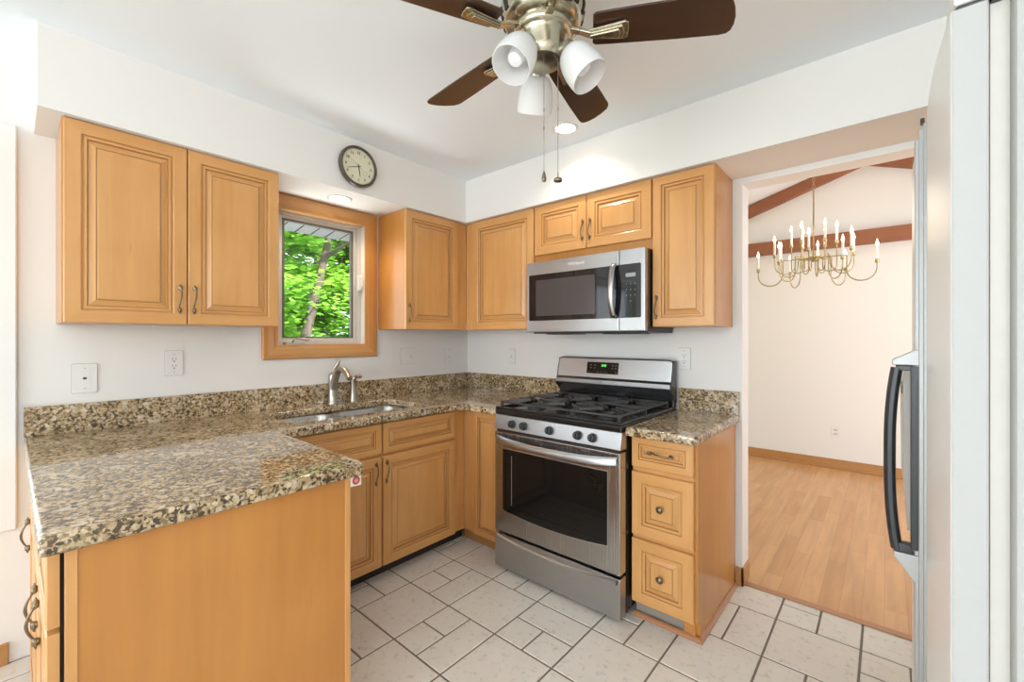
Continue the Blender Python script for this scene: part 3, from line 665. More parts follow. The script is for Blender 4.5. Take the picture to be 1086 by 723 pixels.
# ------------------------------------------------------------------ range
RX0, RX1 = .980, 1.757; RF = -.700
rg = thing('gas_range', (1.37, -.35, 0), 'stainless steel gas range with black grates and oven', 'range')
m = MB(); m.box((RX0 + .004, -.655, .035), (RX1 - .004, -.03, .872)); m.build('body', 'black', rg, bevel=.002)
for fx in (RX0 + .04, RX1 - .04):
    for fy in (-.60, -.08):
        m = MB(); m.lathe([(.0, 0), (.018, 0), (.018, .008), (.010, .010), (.010, .036)], (fx, fy, 0), (0, 0, 1), 14); m.build('foot', 'blackp', rg)
# cooktop: black enamel tray with raised rim
m = MB(); m.box((RX0, -.712, .872), (RX1, -.030, .900)); m.box((RX0, -.712, .900), (RX1, -.690, .915)); m.box((RX0, -.690, .900), (RX0 + .018, -.08, .915)); m.box((RX1 - .018, -.690, .900), (RX1, -.08, .915)); m.box((RX0+.018, -.10, .900), (RX1-.018, -.08, .915))
m.build('cooktop', 'black', rg, bevel=.005, seg=3)
# control panel
m = MB(); m.prism([(RX0, RF - .022, .793), (RX0, -.66, .790), (RX0, -.66, .871), (RX0, RF - .006, .871)], (RX1 - RX0, 0, 0)); cp = m.build('control_panel', 'steel', rg, bevel=.002)
for kx in (1.112, 1.192, 1.362, 1.530, 1.612):
    m = MB(); c = (kx, RF - .0145, .829); ax = (0, -1, .2)
    m.lathe([(0, 0), (.0225, 0), (.0225, .003), (.0195, .005), (.0185, .022), (.016, .025), (0, .025)], c, ax, 24)
    A = Vector(ax).normalized(); U = Vector((0, .2, 1)).normalized()
    for q in range(1): 
        o_ = Vector(c) + A * .024; m.add([o_ + U*.018 + Vector((-.004,0,0)), o_ + U*.018 + Vector((.004,0,0)), o_ - U*.018 + Vector((.004,0,0)), o_ - U*.018 + Vector((-.004,0,0)),
               o_ + U*.017 + A*.008 + Vector((-.003,0,0)), o_ + U*.017 + A*.008 + Vector((.003,0,0)), o_ - U*.017 + A*.008 + Vector((.003,0,0)), o_ - U*.017 + A*.008 + Vector((-.003,0,0))], [(0,1,5,4),(1,2,6,5),(2,3,7,6),(3,0,4,7),(4,5,6,7)])
    m.build('knob', 'blackp', rg)
# oven door with curved lower edge of its window
m = MB(); DZ0, DZ1 = .222, .778
m.box((RX0 + .003, RF + .004 - .022, DZ0), (RX1 - .003, -.66, DZ1)); door = m.build('oven_door', 'steelv', rg, bevel=.004, seg=3)
m = MB()
for a, b in ((1.0, 1.085), (1.115, 1.14), (1.16, 1.27), (1.30, 1.47), (1.50, 1.55), (1.60, 1.74)): m.box((a, RF - .0195, .7615), (b, RF - .0180, .7665))
m.box((RX0+.02, RF - .0190, .7795), (RX1 - .004, -.68, .7895)); m.build('vent_slot', 'darkgap', door)
def win_loop(x0, x1, z0, z1, sag, y, n=16):
    pts = [(x0, y, z1), (x1, y, z1)]
    for i in range(n + 1): t = i / n; x = x1 + (x0 - x1) * t; pts.append((x, y, z0 - sag * (1 - (2*t - 1)**2)))
    return pts
yf = RF - .018
m = MB(); m.prism(win_loop(1.040, 1.694, .342, .690, .022, yf), (0, -.0016, 0)); m.build('window_trim', 'chrome', door, bevel=.0008)
m = MB(); m.prism(win_loop(1.044, 1.690, .346, .686, .022, yf - .0016), (0, -.0016, 0)); m.build('oven_window', 'ovenglass', door)
m = MB(); m.box((1.108, yf - .0036, .385), (1.111, yf - .0032, .655)); m.build('inner_frame_line', 'greyp', door)
# bowed flat handle
m = MB(); n = 24; vs = []
for i in range(n + 1):
    t = i / n; x = 1.000 + (1.742 - 1.000) * t; b = 1 - (2*t - 1)**2; y = yf - .006 - .040 * b**.6; zc = .742 - .014 * b
    vs += [(x, y, zc - .021), (x, y - .010, zc - .016), (x, y - .012, zc + .006), (x, y, zc + .021), (x, y + .006, zc)]
fs = []
for i in range(n):
    for k in range(5): fs.append((i*5+k, i*5+(k+1) % 5, (i+1)*5+(k+1) % 5, (i+1)*5+k))
fs += [(0,1,2,3,4), tuple(n*5 + k for k in (4,3,2,1,0))]; m.add(vs, fs, 0, True)
for hx in (1.012, 1.730): m.box((hx - .012, yf - .008, .728), (hx + .012, yf + .001, .756))
m.build('handle', 'steel', door, sharp=50)
m = MB(); m.box((RX0 + .003, RF - .018, .022), (RX1 - .003, -.66, .207)); dr = m.build('storage_drawer', 'steel', rg, bevel=.004, seg=3)
m = MB(); vs = []; n = 24
for i in range(n + 1):
    t = i / n; x = 1.0 + .74 * t; b = 1 - (2*t - 1)**2; zc = .195 - .028 * b; y = yf - .002
    vs += [(x, y + .002, zc - .012), (x, y - .009, zc - .010), (x, y - .010, zc + .005), (x, y + .002, zc + .010)]
fs = []
for i in range(n):
    for k in range(4): fs.append((i*4+k, i*4+(k+1) % 4, (i+1)*4+(k+1) % 4, (i+1)*4+k))
m.add(vs, fs, 0, True); m.build('handle', 'steel', dr, sharp=50)
# backguard
m = MB(); m.box((RX0 + .004, -.075, .905), (RX1 - .004, -.028, 1.165)); m.prism([(RX1 - .006, -.118, 1.00), (RX1 - .006, -.028, .93), (RX1 - .006, -.028, 1.172), (RX1 - .006, -.076, 1.172)], (.006, 0, 0)); m.prism([(RX0, -.118, 1.00), (RX0, -.028, .93), (RX0, -.028, 1.172), (RX0, -.076, 1.172)], (.006, 0, 0)); m.build('backguard', 'black', rg, bevel=.002)
m = MB()
pf = [(-.112, 1.010), (-.118, 1.016), (-.118, 1.040), (-.100, 1.054), (-.078, 1.170), (-.070, 1.178), (-.055, 1.181), (-.034, 1.179), (-.034, 1.010)]
xs = [RX0 + .004, RX0 + .010, RX0 + .03] + [RX1 - .034, RX1 - .012, RX1 - .006]
vs = []
for xi, x in enumerate(xs):
    dz = (.012, .004, 0, 0, .004, .012)[xi]
    for (y, z) in pf: vs.append((x, y, z - (dz if z > 1.1 else 0)))
n = len(pf); fs = []
for i in range(len(xs) - 1):
    for k in range(n): fs.append((i*n+k, i*n+(k+1) % n, (i+1)*n+(k+1) % n, (i+1)*n+k))
fs += [tuple(range(n)), tuple(reversed(range((len(xs)-1)*n, len(xs)*n)))]; m.add(vs, fs, 0, True)
bp = m.build('backguard_panel', 'steel', rg, sharp=25)
gn = Vector((0, -.116, .022)).normalized(); gv = Vector((0, .022, .116)).normalized(); gu = Vector((1, 0, 0))
def on_guard(x, z):  # point on the sloped face
    t = (z - 1.054) / .116; return Vector((x, -.100 + .022 * t, z))
m = MB(); a, b = on_guard(1.205, 1.078), on_guard(1.425, 1.147)
lp = rounded([(1.205, 0), (1.425, 0), (1.425, .073), (1.205, .073)], .006, 4)
m.prism([a + gu * (p[0] - 1.205) + gv * p[1] for p in lp], gn * .0016); disp = m.build('display', 'mwglass', rg)
disp.data.materials[0] = M['ovenglass']
text_mesh('5:42', .019, on_guard(1.325, 1.129) + gn * .0016, gu, gv, gn, 'green', disp, 'clock_digits')
k = 0
for x in (1.235, 1.262, 1.385, 1.408):
    for z in (1.131, 1.114): text_mesh('ooo', .0075, on_guard(x, z) + gn * .0016, gu, gv, gn, 'legend', disp, 'button_legend')
for x in (1.222, 1.285, 1.305, 1.330, 1.350, 1.41): text_mesh('oo', .008, on_guard(x, 1.088) + gn * .0016, gu, gv, gn, 'legend', disp, 'button_legend')
# round maker's badge: a thin ring with an open monogram
m = MB(); c = Vector((1.318, -.1185, 1.028)); m.lathe([(.0095, 0), (.0112, 0), (.0112, .0015), (.0095, .0015)], c, (0, -1, 0), 24, closed=True)
m.tube([c + Vector((-.003, -.001, .005)), c + Vector((-.003, -.001, -.005)), c + Vector((.002, -.001, -.005))], .0009, 6); m.tube([c + Vector((.0, -.001, .005)), c + Vector((.004, -.001, .002)), c + Vector((.004, -.001, -.002))], .0009, 6); m.build('badge', 'greyp', bp)
# burners and grates
BURN = [(1.135, -.53, .045), (1.135, -.23, .034), (1.602, -.53, .050), (1.602, -.23, .038), (1.368, -.38, .055)]
for bx, by, r in BURN:
    m = MB(); m.lathe([(r * 1.25, 0), (r * 1.2, .006), (r, .008), (r, .016), (r * .96, .017), (0, .017)], (bx, by, .900), (0, 0, 1), 26); bo = m.build('burner', 'blackp', rg)
    m = MB(); m.lathe([(0, 0), (r * .78, 0), (r * .80, .004), (r * .72, .008), (0, .009)], (bx, by, .9172), (0, 0, 1), 26); m.build('burner_cap', 'iron', bo)
def bar(m, a, b, w=.009, h=.010):
    a, b = Vector(a), Vector(b); d = (b - a).normalized(); s_ = Vector((-d.y, d.x, 0)).normalized() * (w / 2); z = Vector((0, 0, h))
    m.add([a - s_ - z, b - s_ - z, b + s_ - z, a + s_ - z, a - s_*.6, b - s_*.6, b + s_*.6, a + s_*.6], [(0,3,2,1),(4,5,6,7),(0,1,5,4),(1,2,6,5),(2,3,7,6),(3,0,4,7)])
GZ = .950
def grate(x0, x1, y0, y1, cs, name='grate'):
    m = MB()
    bar(m, (x0, y0, GZ - .006), (x1, y0, GZ - .006)); bar(m, (x0, y1, GZ - .006), (x1, y1, GZ - .006)); bar(m, (x0, y0, GZ - .006), (x0, y1, GZ - .006)); bar(m, (x1, y0, GZ - .006), (x1, y1, GZ - .006))
    bar(m, (x0, (y0+y1)/2, GZ), (x1, (y0+y1)/2, GZ))
    for px in (x0, x1):
        for py in (y0, y1, (y0+y1)/2): m.box((px - .006, py - .006, .902), (px + .006, py + .006, GZ - .004))
    for (cx, cy, hh) in cs:
        for ang in (38, 142, 218, 322):
            dx, dy = math.cos(math.radians(ang)), math.sin(math.radians(ang))
            tx = ((x1 if dx > 0 else x0) - cx) / dx if abs(dx) > 1e-6 else 9; lim = cy + hh if dy > 0 else cy - hh
            ty = (lim - cy) / dy if abs(dy) > 1e-6 else 9; t = min(tx, ty)
            p = Vector((cx + dx * t, cy + dy * t, GZ)); q = Vector((cx + dx * .030, cy + dy * .030, GZ + .003)); bar(m, p, q, .013, .015)
        for sx in (x0, x1): bar(m, (sx, cy, GZ), (cx + (.035 if sx > cx else -.035), cy, GZ + .003), .013, .015)
    return m.build(name, 'iron', rg, bevel=.0015)
grate(1.008, 1.254, -.682, -.105, [(1.135, -.53, .145), (1.135, -.25, .142)])
grate(1.262, 1.474, -.682, -.105, [(1.368, -.53, .145), (1.368, -.25, .142)])
grate(1.482, 1.730, -.682, -.105, [(1.602, -.53, .145), (1.602, -.25, .142)])

# ------------------------------------------------------------------ microwave
MX0, MX1, MZ0, MZ1, MF = .954, 1.7315, 1.338, 1.768, -.398
mw = thing('microwave', (1.34, -.2, MZ0), 'over-the-range stainless steel microwave under the short cabinet', 'microwave')
m = MB(); m.box((MX0 + .002, MF + .035, MZ0 + .010), (MX1 - .002, -.003, MZ1)); m.build('body', 'black', mw, bevel=.002)
m = MB(); m.box((MX0 + .01, MF + .06, MZ0 - .008), (MX1 - .006, -.004, MZ0 + .012)); m.box((MX0 + .08, MF + .10, MZ0 - .014), (MX0 + .28, MF + .25, MZ0 - .008)); m.box((MX1 - .30, MF + .10, MZ0 - .014), (MX1 - .08, MF + .25, MZ0 - .008)); m.build('vent_base', 'blackp', mw, bevel=.002)
sx = 1.586
m = MB(); m.box((MX0, MF, MZ0), (sx - .001, MF + .034, MZ1)); md = m.build('door', 'steel', mw, bevel=.004, seg=3)
m = MB(); m.box((sx + .001, MF, MZ0), (MX1, MF + .034, MZ1)); mc = m.build('control_side', 'steel', mw, bevel=.004, seg=3)
def rpl(x0, x1, z0, z1, y, t, rr, n=4):
    mm = MB(); mm.prism([(x, y, z) for x, z in rounded([(x0, z0), (x1, z0), (x1, z1), (x0, z1)], rr, n)], (0, -t, 0)); return mm
g_ = rpl(MX0 + .022, sx - .001, 1.408, 1.690, MF, .0012, [.008, 0, 0, .008], 4).build('door_glass', 'mwglass', md)
rpl(MX0 + .075, 1.44, 1.436, 1.655, MF - .0012, .0005, .006).build('window_screen', plain('mw_screen', (.06, .06, .065), .10, spec=.8), md)
rpl(sx + .001, MX1 - .022, 1.408, 1.690, MF, .0012, [0, .008, .008, 0], 4).build('control_glass', 'mwglass', mc)
rpl(1.625, 1.680, 1.622, 1.642, MF - .0012, .0006, .003).build('display', plain('lcd_grey', (.35, .36, .35), .3), mc)
text_mesh('Whirlpool', .026, (1.318, MF, 1.731), (1, 0, 0), (0, 0, 1), (0, -1, 0), 'plate', md, 'lettering', bold=.0004)
for r_ in range(5):
    for c_ in range(3): text_mesh(str(r_ * 3 + c_ + 1) if r_ < 3 else ['', '0', ''][c_] if r_ == 3 else '', .013, (1.630 + c_ * .023, MF - .0012, 1.585 - r_ * .03), (1, 0, 0), (0, 0, 1), (0, -1, 0), 'legend', mc, 'keypad_digit') if (r_ < 3 or (r_ == 3 and c_ == 1)) else None
m = MB(); n = 20; vs = []
for i in range(n + 1):
    t = i / n; z = 1.406 + (1.700 - 1.406) * t; b = 1 - (2*t - 1)**2; y = MF - .006 - .042 * b**.65; w = .016
    vs += [(1.560 - w, y, z), (1.560 - w*.4, y - .009, z), (1.560 + w*.5, y - .009, z), (1.560 + w, y, z), (1.560 + w*.6, y + .006, z), (1.560 - w*.6, y + .006, z)]
fs = []
for i in range(n):
    for k in range(6): fs.append((i*6+k, i*6+(k+1) % 6, (i+1)*6+(k+1) % 6, (i+1)*6+k))
fs += [(0,1,2,3,4,5), tuple(n*6 + k for k in (5,4,3,2,1,0))]; m.add(vs, fs, 0, True)
for z in (1.414, 1.692): m.box((1.548, MF - .012, z - .009), (1.572, MF + .001, z + .009))
m.build('handle', 'steelv', md, sharp=50)

# ------------------------------------------------------------------ fridge
fr = thing('refrigerator', (3.1, -1.2, 0), 'white side-by-side refrigerator seen edge-on at the right of the kitchen', 'refrigerator')
FH = 1.752
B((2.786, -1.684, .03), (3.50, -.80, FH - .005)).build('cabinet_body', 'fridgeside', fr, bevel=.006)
B((2.80, -1.66, 0), (3.45, -.82, .03)).build('base_grille', 'blackp', fr)
def door_loop(ya, yb, bulge, n=14, xf=2.7295, sl=.0):   # bowed front seen from above
    pts = []
    for i in range(n + 1):
        t = i / n; y = ya + (yb - ya) * t; pts.append((xf + sl * t - bulge * (1 - (2*t - 1)**2), y))
    return pts
def fdoor(name, ya, yb, z0, z1, lab, x_a, x_b):
    pts = [(x_a + (x_b - x_a) * t - .006 * (1 - (2*t - 1)**2), ya + (yb - ya) * t) for t in [i / 14 for i in range(15)]]
    loop = pts + [(2.7665, yb), (2.7665, ya)]
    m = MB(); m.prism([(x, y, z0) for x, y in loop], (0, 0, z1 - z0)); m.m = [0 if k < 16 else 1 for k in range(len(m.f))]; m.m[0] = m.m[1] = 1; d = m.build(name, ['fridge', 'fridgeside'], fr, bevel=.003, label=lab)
    B((2.7675, ya + .006, z0 + .004), (2.7855, yb - .006, z1 - .004)).build('gasket', 'gasket', d)
    return d
dn = fdoor('door', -1.664, -1.262, .09, FH, None, 2.7300, 2.7265)
df = fdoor('door', -1.246, -.805, .09, FH, None, 2.722, 2.7195)
# trims down the split, full height
for (ya, yb, xa, zt) in ((-1.2625, -1.2555, 2.7215, FH), (-1.2548, -1.2475, 2.7145, 1.742), (-1.247, -1.232, 2.7085, 1.725)):
    m = MB(); m.box((xa, ya, .09), (2.766, yb, zt)); m.build('edge_trim', 'edgetrim', dn if ya < -1.25 else df, bevel=.002)
m = MB(); m.tube([(2.7205, -1.251, 1.752), (2.7205, -1.251, 1.765)], .0035, 10); m.build('hinge_pin', 'blackp', df)
# hinge cover over the near door
m = MB(); pts = [(2.734 + .030 * t, -1.662 + .12 * t) for t in (0, .5, 1)]
m.box((2.735, -1.66, FH), (2.80, -1.56, FH + .006), 1); m.box((2.733, -1.664, FH + .006), (2.83, -1.56, FH + .04), 0); m.build('hinge_cover', ['white', 'blackp'], fr, bevel=.003)
m = MB(); m.box((2.768, -1.672, FH - .006), (2.7855, -1.60, FH + .004)); m.build('hinge_plate', 'blackp', fr)
# D-shaped handles on both doors beside the split
def fhandle(par, yc, xo, xi, mir):
    m = MB(); n = 22; pts = []; z0, z1 = .838, 1.235
    for i in range(n + 1):
        t = i / n; z = z0 + (z1 - z0) * t; b = 1 - abs(2*t - 1)**2.6; pts.append((xo + .012 - .012 * b, yc, z))
    m.tube(pts, [.0105] * (n + 1), 10, flat=1.1)
    h = m.build('handle', 'blackp', par)
    m = MB(); m.box((xi - .004, yc - .012, z0 + .006), (xi + .010, yc + .012, z1 + .004)); m.box((xo + .006, yc - .010, z0 - .004), (xi, yc + .010, z0 + .016)); m.box((xo + .010, yc - .010, z1 - .006), (xi, yc + .010, z1 + .006)); m.build('handle_plate', 'blackp', h, bevel=.002)
    m = MB(); m.prism([(xo + .004, yc - .013, z1 + .006), (xo + .004, yc - .013, z1 + .018), (xi + .004, yc - .013, z1 + .040), (xi + .012, yc - .013, z1 + .040), (xi + .012, yc - .013, z1 + .006)], (0, .026, 0)); m.build('handle_bracket', 'edgetrim', h, bevel=.002); m = MB()
    m.prism([(xo + .006, yc - .013, z0 - .004), (xo + .006, yc - .013, z0 - .013), (xi + .002, yc - .013, z0 - .062), (xi + .012, yc - .013, z0 - .062), (xi + .012, yc - .013, z0 - .004)], (0, .026, 0)); m.build('handle_bracket', 'edgetrim', h, bevel=.002)
fhandle(df, -1.238, 2.668, 2.706, 1)
# water dispenser on the far door
m = MB(); pr = [(2.720, 1.255), (2.702, 1.255), (2.6925, 1.245), (2.6915, 1.17), (2.6925, 1.06), (2.6935, .95), (2.702, .87), (2.716, .80), (2.724, .80)]
m.prism([(x, -1.16, z) for x, z in pr], (0, .03, 0)); m.prism([(x, -.94, z) for x, z in pr], (0, .03, 0)); m.box((2.694, -1.13, 1.13), (2.722, -.94, 1.250)); m.box((2.700, -1.13, .845), (2.722, -.94, .865)); dd = m.build('dispenser', 'dispens', df, bevel=.002)
B((2.708, -1.13, .865), (2.7225, -.94, 1.13)).build('dispenser_recess', 'blackp', dd)
B((2.6905, -1.10, 1.165), (2.6945, -.97, 1.185)).build('dispenser_button', 'blackp', dd)

# ------------------------------------------------------------------ wall clock
ck = thing('wall_clock', (S, -1.207, 2.286), 'round dark-rimmed wall clock with cream face on the soffit above the window', 'clock')
CC = Vector((S + .002, -1.207, 2.286)); RR = .117
m = MB(); m.lathe([(0, 0), (RR * .93, 0), (RR * .97, .004), (RR, .012), (RR, .024), (RR * .965, .033), (RR * .90, .036), (RR * .865, .033), (RR * .85, .024)], CC, (1, 0, 0), 56); m.build('rim', 'clockrim', ck)
m = MB(); m.lathe([(0, .0225), (RR * .87, .0225)], CC, (1, 0, 0), 48); m.build('dial', 'clockf', ck)
U, V, Nn = Vector((0, 1, 0)), Vector((0, 0, 1)), Vector((1, 0, 0)); F = CC + Nn * .0228
for h in range(1, 13):
    a = PI / 2 - h * PI / 6; text_mesh(str(h), .021, F + (U * math.cos(a) + V * math.sin(a)) * RR * .66, U, V, Nn, 'ink', ck, 'numeral', bold=.0005)
m = MB()
for k in range(60):
    a = k * PI / 30; c_, s_ = math.cos(a), math.sin(a); r0 = RR * (.80 if k % 5 else .78); w = .0006 if k % 5 else .0012
    p = F + (U*c_ + V*s_) * r0; q = F + (U*c_ + V*s_) * RR * .84; t_ = (V*c_ - U*s_) * w; m.add([p - t_, q - t_, q + t_, p + t_], [(0,1,2,3)])
m.build('minute_marks', 'ink', ck)
def hand(name, ang, L, w, off, tail=.015):
    a = PI / 2 - math.radians(ang); d = U*math.cos(a) + V*math.sin(a); t_ = (V*math.cos(a) - U*math.sin(a)); o = F + Nn * off
    m = MB(); m.prism([o - d*tail - t_*w*.6, o + t_*0 - t_*w, o + d*L*.85 - t_*w*.55, o + d*L, o + d*L*.85 + t_*w*.55, o + t_*w, o - d*tail + t_*w*.6], Nn*.0008); m.build(name, 'ink', ck)
hand('hour_hand', 171, RR * .50, .003, .0015); hand('minute_hand', 252, RR * .70, .0022, .003); hand('second_hand', 303, RR * .76, .0005, .0045, .03)
m = MB(); m.lathe([(.012, 0), (.0128, 0), (.0128, .0004), (.012, .0004)], F + U*.040 - V*.030 + Nn*.0003, (1, 0, 0), 24, closed=True); m.build('small_dial_ring', 'ink', ck)

# ------------------------------------------------------------------ outlets and switches
def plate(name, label, cat, face, u, z, w, h, kind):
    c = Vector((.0, u, z)) if face == 'x' else Vector((u, 0, z))
    o, uu, vv, nn = frame(face, 0, 0, 0); t = thing(name, c, label, cat, 'white wall plates')
    def slab(du, dv, w_, h_, t0, t1, nm, mat, r=.003):
        m = MB(); lp = rounded([(-w_/2, -h_/2), (w_/2, -h_/2), (w_/2, h_/2), (-w_/2, h_/2)], min(r, w_*.3, h_*.3), 3)
        m.prism([c + uu*(a+du) + vv*(b+dv) + nn*t0 for a, b in lp], nn*(t1 - t0)); return m.build(nm, mat, t, bevel=.0008 if t1 - t0 > .002 else 0)
    slab(0, 0, w + .0025, h + .0025, .0002, .0012, 'plate_shadow', 'greyp', .006)  # grey rim drawn as the thin shadow outline around the cover plate
    slab(0, 0, w, h, .0012, .0055, 'cover_plate', 'plate', .006)
    for sz in (-.042, .042):
        if h > .1: 
            m = MB(); m.lathe([(0, 0), (.003, 0), (.003, .0008), (0, .001)], c + vv*sz*1.05 + nn*.0055, nn, 10); m.build('screw', 'gasket', t)
    if kind == 'outlet':
        slab(0, 0, .034, .068, .0055, .0068, 'receptacle', 'plate')
        for sz in (-.017, .017):
            for du in (-.0065, .0065): slab(du, sz + .004, .0022, .009, .0068, .0072, 'socket_slot', 'ink', .0005)
            slab(0, sz - .008, .005, .006, .0068, .0072, 'socket_slot', 'ink', .002)
    elif kind == 'phone':
        slab(0, 0, .034, .068, .0055, .0068, 'insert', 'plate'); slab(0, .0, .012, .010, .0068, .0074, 'jack', 'ink', .002)
    elif kind == 'double':
        slab(.024, 0, .010, .024, .0055, .0068, 'toggle_slot', 'gasket'); slab(.024, .004, .007, .010, .0068, .014, 'toggle', 'plate')
        slab(-.024, 0, .033, .067, .0055, .0078, 'rocker', 'plate')
    else:
        slab(0, 0, .010, .024, .0055, .0068, 'toggle_slot', 'gasket'); slab(0, .004, .007, .010, .0068, .014, 'toggle', 'plate')
    return t
plate('phone_jack', 'white wall plate with a telephone jack at the far left of the backsplash', 'phone jack', 'x', -2.302, 1.125, .080, .127, 'phone')
plate('wall_outlet', 'white double outlet under the left wall cabinet', 'outlet', 'x', -1.987, 1.178, .070, .122, 'outlet')
plate('light_switch', 'white double switch plate between window and corner', 'switch', 'x', -.606, 1.170, .118, .118, 'double')
plate('light_switch', 'narrow white switch plate nearest the corner on the window wall', 'switch', 'x', -.213, 1.158, .068, .115, 'switch')
plate('light_switch', 'white switch plate on the range wall left of the range', 'switch', 'y', .487, 1.161, .068, .115, 'switch')
plate('wall_outlet', 'white double outlet right of the range backguard', 'outlet', 'y', 1.790, 1.184, .072, .122, 'outlet')
t = thing('wall_outlet', (2.28, 2.88, .37), 'small white outlet low on the far dining room wall', 'outlet', 'white wall plates')
B((2.245, 2.875, .31), (2.315, 2.88, .43)).build('cover_plate', 'plate', t, bevel=.001)
for z in (.345, .385): B((2.265, 2.873, z - .008), (2.295, 2.875, z + .010)).build('receptacle', 'gasket', t)

# ------------------------------------------------------------------ recessed lights
def downlight(x, y, z, r, label, mat, energy, col):
    t = thing('recessed_light', (x, y, z), label, 'light')
    m = MB(); m.lathe([(r, 0), (r, -.004), (r * .90, -.007), (r * .76, -.004), (r * .72, .0)], (x, y, z - .0005), (0, 0, 1), 36); m.build('trim_ring', 'plate', t)
    m = MB(); m.lathe([(0, -.0015), (r * .74, -.0015)], (x, y, z - .001), (0, 0, 1), 36); m.build('lens', mat, t)
    light('downlight_lamp', 'SPOT', (x, y, z - .02), (0, 0, 0), energy, col, .04, math.radians(140))
downlight(.170, -1.220, SOF, .072, 'small recessed light in the soffit above the sink window', 'lamp2', 6, (1, .80, .55))
downlight(1.340, -.540, CE, .070, 'recessed ceiling light behind the fan', 'lamp', 6, (1, .86, .74))

# ------------------------------------------------------------------ ceiling fan
FX, FY = 1.874, -1.461
fan = thing('ceiling_fan', (FX, FY, CE), 'five-blade walnut and brushed metal ceiling fan with three frosted shades', 'fan')
c0 = (FX, FY, 0)
m = MB(); m.lathe([(0, CE - .001), (.085, CE - .001), (.092, CE - .03), (.098, 2.375), (.118, 2.345), (.124, 2.31)], c0, (0, 0, 1), 48); m.build('canopy', 'fanm', fan)
m = MB(); m.lathe([(.124, 2.311), (.126, 2.29), (.122, 2.262), (.112, 2.243), (.100, 2.236), (.0, 2.236)], c0, (0, 0, 1), 48); mh = m.build('motor_housing', 'fanm', fan)
for k in range(16):
    m = MB(); a = 2 * PI * k / 16; e1 = Vector((math.cos(a), math.sin(a), 0)); e2 = Vector((-e1.y, e1.x, 0)); cc = Vector((FX, FY, 0))
    p = cc + e1 * .1205 + Vector((0, 0, 2.284)); q = cc + e1 * .1155 + Vector((0, 0, 2.2455))
    p = cc + e1 * .1275 + Vector((0, 0, 2.290)); q = cc + e1 * .1215 + Vector((0, 0, 2.256)); n_ = (e1 - Vector((0, 0, .2))).normalized() * .002
    m.prism([p - e2 * .010 - n_, p + e2 * .010 - n_, q + e2 * .008 - n_, q - e2 * .008 - n_], n_ * 1.6); m.build('vent_slot', 'darkgap', mh)
m = MB(); m.lathe([(.088, 2.237), (.088, 2.222), (.084, 2.214), (.076, 2.210), (.074, 2.203), (.071, 2.198), (.071, 2.160), (.068, 2.146), (.058, 2.134), (.030, 2.128), (0, 2.127)], c0, (0, 0, 1), 48); m.build('switch_housing', 'fanm', fan)
def rot_xy(p, a): return Vector((FX + p[0] * math.cos(a) - p[1] * math.sin(a), FY + p[0] * math.sin(a) + p[1] * math.cos(a), p[2]))
for ang in (102.8, 31.4, 174.5, 318.5, 246.5):
    a = math.radians(ang)
    bo = bpy.data.objects.new('blade', None)
    m = MB(); pitch = math.radians(-11); up, lo = [], []
    half = [(.150, .046), (.158, .053), (.20, .056), (.30, .0605), (.40, .0645), (.520, .0665), (.540, .063), (.549, .054), (.5525, .035), (.550, .010)]
    half2 = [(.150, -.046), (.158, -.053), (.20, -.056), (.30, -.0605), (.40, -.0645), (.490, -.066), (.506, -.063), (.522, -.052), (.540, -.020)]
    outline = half + half2[::-1]
    pts = [(x, y * math.cos(pitch), 2.216 + y * math.sin(pitch)) for x, y in outline]
    m.prism(pts, (0, 0, .006))
    o = m.build('blade', 'walnut'); o.parent = fan; o.data.transform(Matrix.Rotation(a, 4, 'Z') @ Matrix.Identity(4)) if False else None
    o.location = (0, 0, -CE); o.rotation_euler = (0, 0, a); ORG[o.name] = Vector((FX, FY, 0))
    md = o.modifiers.new('bevel', 'BEVEL'); md.width = .0015; md.segments = 2
    # blade iron: tapered arm widening to a stepped plate under the blade
    m = MB(); cp_, sp_ = math.cos(pitch), math.sin(pitch)
    def pl(x, y, z): return (x, y * cp_, z + y * sp_)
    m.prism([pl(.140, -.014, 2.203), pl(.243, -.029, 2.205), pl(.252, -.024, 2.205), pl(.254, 0, 2.205), pl(.252, .024, 2.205), pl(.243, .029, 2.205), pl(.140, .014, 2.203)], (0, 0, .007))
    m.prism([pl(.140, -.009, 2.198), pl(.234, -.022, 2.199), pl(.242, 0, 2.199), pl(.234, .022, 2.199), pl(.140, .009, 2.198)], (0, 0, .006))
    m.prism([pl(.142, -.005, 2.194), pl(.225, -.015, 2.195), pl(.230, 0, 2.195), pl(.225, .015, 2.195), pl(.142, .005, 2.194)], (0, 0, .006))
    m.prism([(.070, -.012, 2.222), (.110, -.011, 2.212), (.145, -.013, 2.198), (.145, .013, 2.198), (.110, .011, 2.212), (.070, .012, 2.222)], (0, 0, .010))
    o2 = m.build('blade_iron', 'fanm'); o2.parent = o; ORG[o2.name] = ORG[o.name]
    md = o2.modifiers.new('bevel', 'BEVEL'); md.width = .002; md.segments = 2
